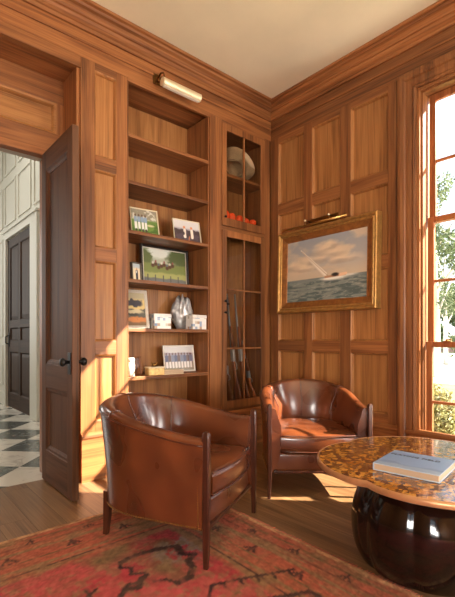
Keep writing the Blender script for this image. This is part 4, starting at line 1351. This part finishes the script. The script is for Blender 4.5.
# loose pale trees across the drive, then a darker row behind the wall
tree((15.3, 4.55, GZ), 9.0, 3.2, 2.3, LF1, 5200, .085, 'slender pale-trunked tree with loose grey-green leaves seen through the window')
tree((24.5, 7.8, GZ), 8.5, 1.2, 3.2, LF1, 4200, .12, 'broad light green tree beyond the drive, further off than the pale-trunked tree')
cy = tag(empty('tree', (4.1, -8.4, GZ)), 'added columnar evergreen out of view, blocking sun from the side window', 'tree')  # added out of view to keep direct sun off the rug
MB().tube([(0, 0, 0), (0, 0, 5), (0, 0, 9.2)], [.14, .1, .02], 8).build('trunk', BARK, cy, True)
leaves('foliage', [(0, 0, z_, .72, .72, .9) for z_ in (1.2, 2.2, 3.2, 4.2, 5.2, 6.2, 7.2)] + [(0, 0, 8.2, .6, .6, .9), (0, 0, 8.9, .4, .4, .9)] + [(0, 0, z_, .4, .4, .9) for z_ in (4.4, 5.4, 6.4, 7.4)], 9000, .13, LF2, cy)
for i, (x, y, h) in enumerate(((53, 12, 7), (54, 18, 8), (55, 23.5, 7.5), (54, 30, 9), (56, 5, 8))):
    tree((x, y, GZ), h, 1.0, 4.2, LF2, 3200, .3, 'dark green tree in the distant row behind the garden wall', 'trees behind the garden wall', False)
for i, (x, y, h, r_) in enumerate(((1.7, -1.75, 1.18, .46), (2.25, -.75, 1.16, .46), (2.95, .2, 1.14, .48), (3.6, 1.25, 1.1, .5), (4.25, .3, 1.05, .46))):
    s = tag(empty('boxwood_shrub', (x, y, GZ)), ('yellow-green clipped shrub below the window, nearest the glass', 'yellow-green clipped shrub second from the glass below the window', 'yellow-green clipped shrub in the middle of the row outside the window', 'yellow-green clipped shrub at the far end of the row outside the window', 'yellow-green clipped shrub behind the row, out toward the drive')[i], 'shrub', 'shrubs outside the window')
    st_ = MB()
    for a in range(6):
        st_.tube([(0, 0, 0), (.3 * r_ * math.cos(a), .3 * r_ * math.sin(a), h * .4), (.6 * r_ * math.cos(a), .6 * r_ * math.sin(a), h * .7)], [.015, .01, .005], 5)
    st_.build('stem', ESP['z'], s)
    leaves('foliage', [(0, 0, h * .5, r_ * .9, r_ * .9, h * .5), (.2 * r_, .1, h * .55, r_ * .7, r_ * .7, h * .42), (-.2 * r_, -.1, h * .5, r_ * .7, r_ * .7, h * .46)], 2600, .035, LF3, s)

# ------------------------------------------------------------------ light
def sun(dirn, strength, col, ang):
    l = bpy.data.lights.new('sun', 'SUN'); l.energy = strength; l.color = col; l.angle = math.radians(ang)
    o = bpy.data.objects.new('sun', l); COL.objects.link(o)
    o.rotation_euler = Vector(dirn).to_track_quat('-Z', 'Y').to_euler(); o.location = (6, -6, 8)
sun((-1, 1.05, -0.97), 34.0, (1.0, 0.88, 0.72), 0.5)

def area(name, loc, direction, sx, sy, power, col):
    l = bpy.data.lights.new(name, 'AREA'); l.shape = 'RECTANGLE'; l.size = sx; l.size_y = sy; l.energy = power; l.color = col
    o = bpy.data.objects.new(name, l); COL.objects.link(o)
    o.location = loc; o.rotation_euler = Vector(direction).to_track_quat('-Z', 'Z').to_euler()
    return o
# added fill lamps outside the unseen windows, tilted up to brighten the ceiling
for a, b in OP:
    area('window_fill', (-(a + b) / 2, YF - 0.25, 1.4), (0, 1, 0.5), 1.6, 2.3, 215, (1.0, 0.96, 0.90))
area('window_fill', (0.40, -4.1, 1.4), (-1, 0.1, 0.5), 1.2, 2.3, 370, (1.0, 0.96, 0.90))
area('window_fill', (XL - 0.25, -5.4, 1.4), (1, 0.2, 0.5), 1.6, 2.3, 440, (1.0, 0.96, 0.90))
# added area lamps filling the hall: one by its end wall, one overhead
area('hall_end_fill', (-4.2, 7.3, 2.4), (0, -1, 0), 2.4, 2.8, 85, (1.0, 0.98, 0.94))
area('hall_ceiling_fill', (-3.0, 3.0, 4.5), (0, 0, -1), 1.2, 1.2, 38, (1.0, 0.96, 0.88))

wd = bpy.data.worlds.new('sky'); SC.world = wd; wd.use_nodes = True
nt = wd.node_tree; N, L = nt.nodes, nt.links
bgn = N['Background']
tc = N.new('ShaderNodeTexCoord'); sx = N.new('ShaderNodeSeparateXYZ'); L.new(tc.outputs['Generated'], sx.inputs[0])
r = ramp(N, [(0.0, (0.95, 0.96, 0.96, 1)), (0.25, (0.80, 0.90, 1.0, 1)), (0.8, (0.55, 0.74, 1.0, 1))])
L.new(sx.outputs['Z'], r.inputs['Fac']); L.new(r.outputs['Color'], bgn.inputs['Color'])
bgn.inputs['Strength'].default_value = 1.7

# ------------------------------------------------------------------ camera and view
cam = bpy.data.cameras.new('camera'); co = bpy.data.objects.new('camera', cam); COL.objects.link(co)
co.location = (-3.408, -3.19, 1.12)
co.rotation_euler = (PI / 2, 0, -math.atan2(0.656, 0.755))
cam.sensor_fit = 'HORIZONTAL'; cam.sensor_width = 36.0
cam.lens = 36.0 * 419.0 / 455.0
cam.shift_y = 39.5 / 455.0
cam.clip_start = 0.05; cam.clip_end = 500
SC.camera = co
SC.view_settings.view_transform = 'Standard'
SC.view_settings.look = 'None'
SC.view_settings.gamma = 1.0
SC.view_settings.exposure = 0.3
SC.view_settings.use_curve_mapping = False
SC.cycles.use_denoising = True
SC.cycles.max_bounces = 10
SC.cycles.diffuse_bounces = 6
SC.cycles.transparent_max_bounces = 16
SC.cycles.sample_clamp_indirect = 6.0
SC.cycles.caustics_reflective = False
SC.cycles.caustics_refractive = False
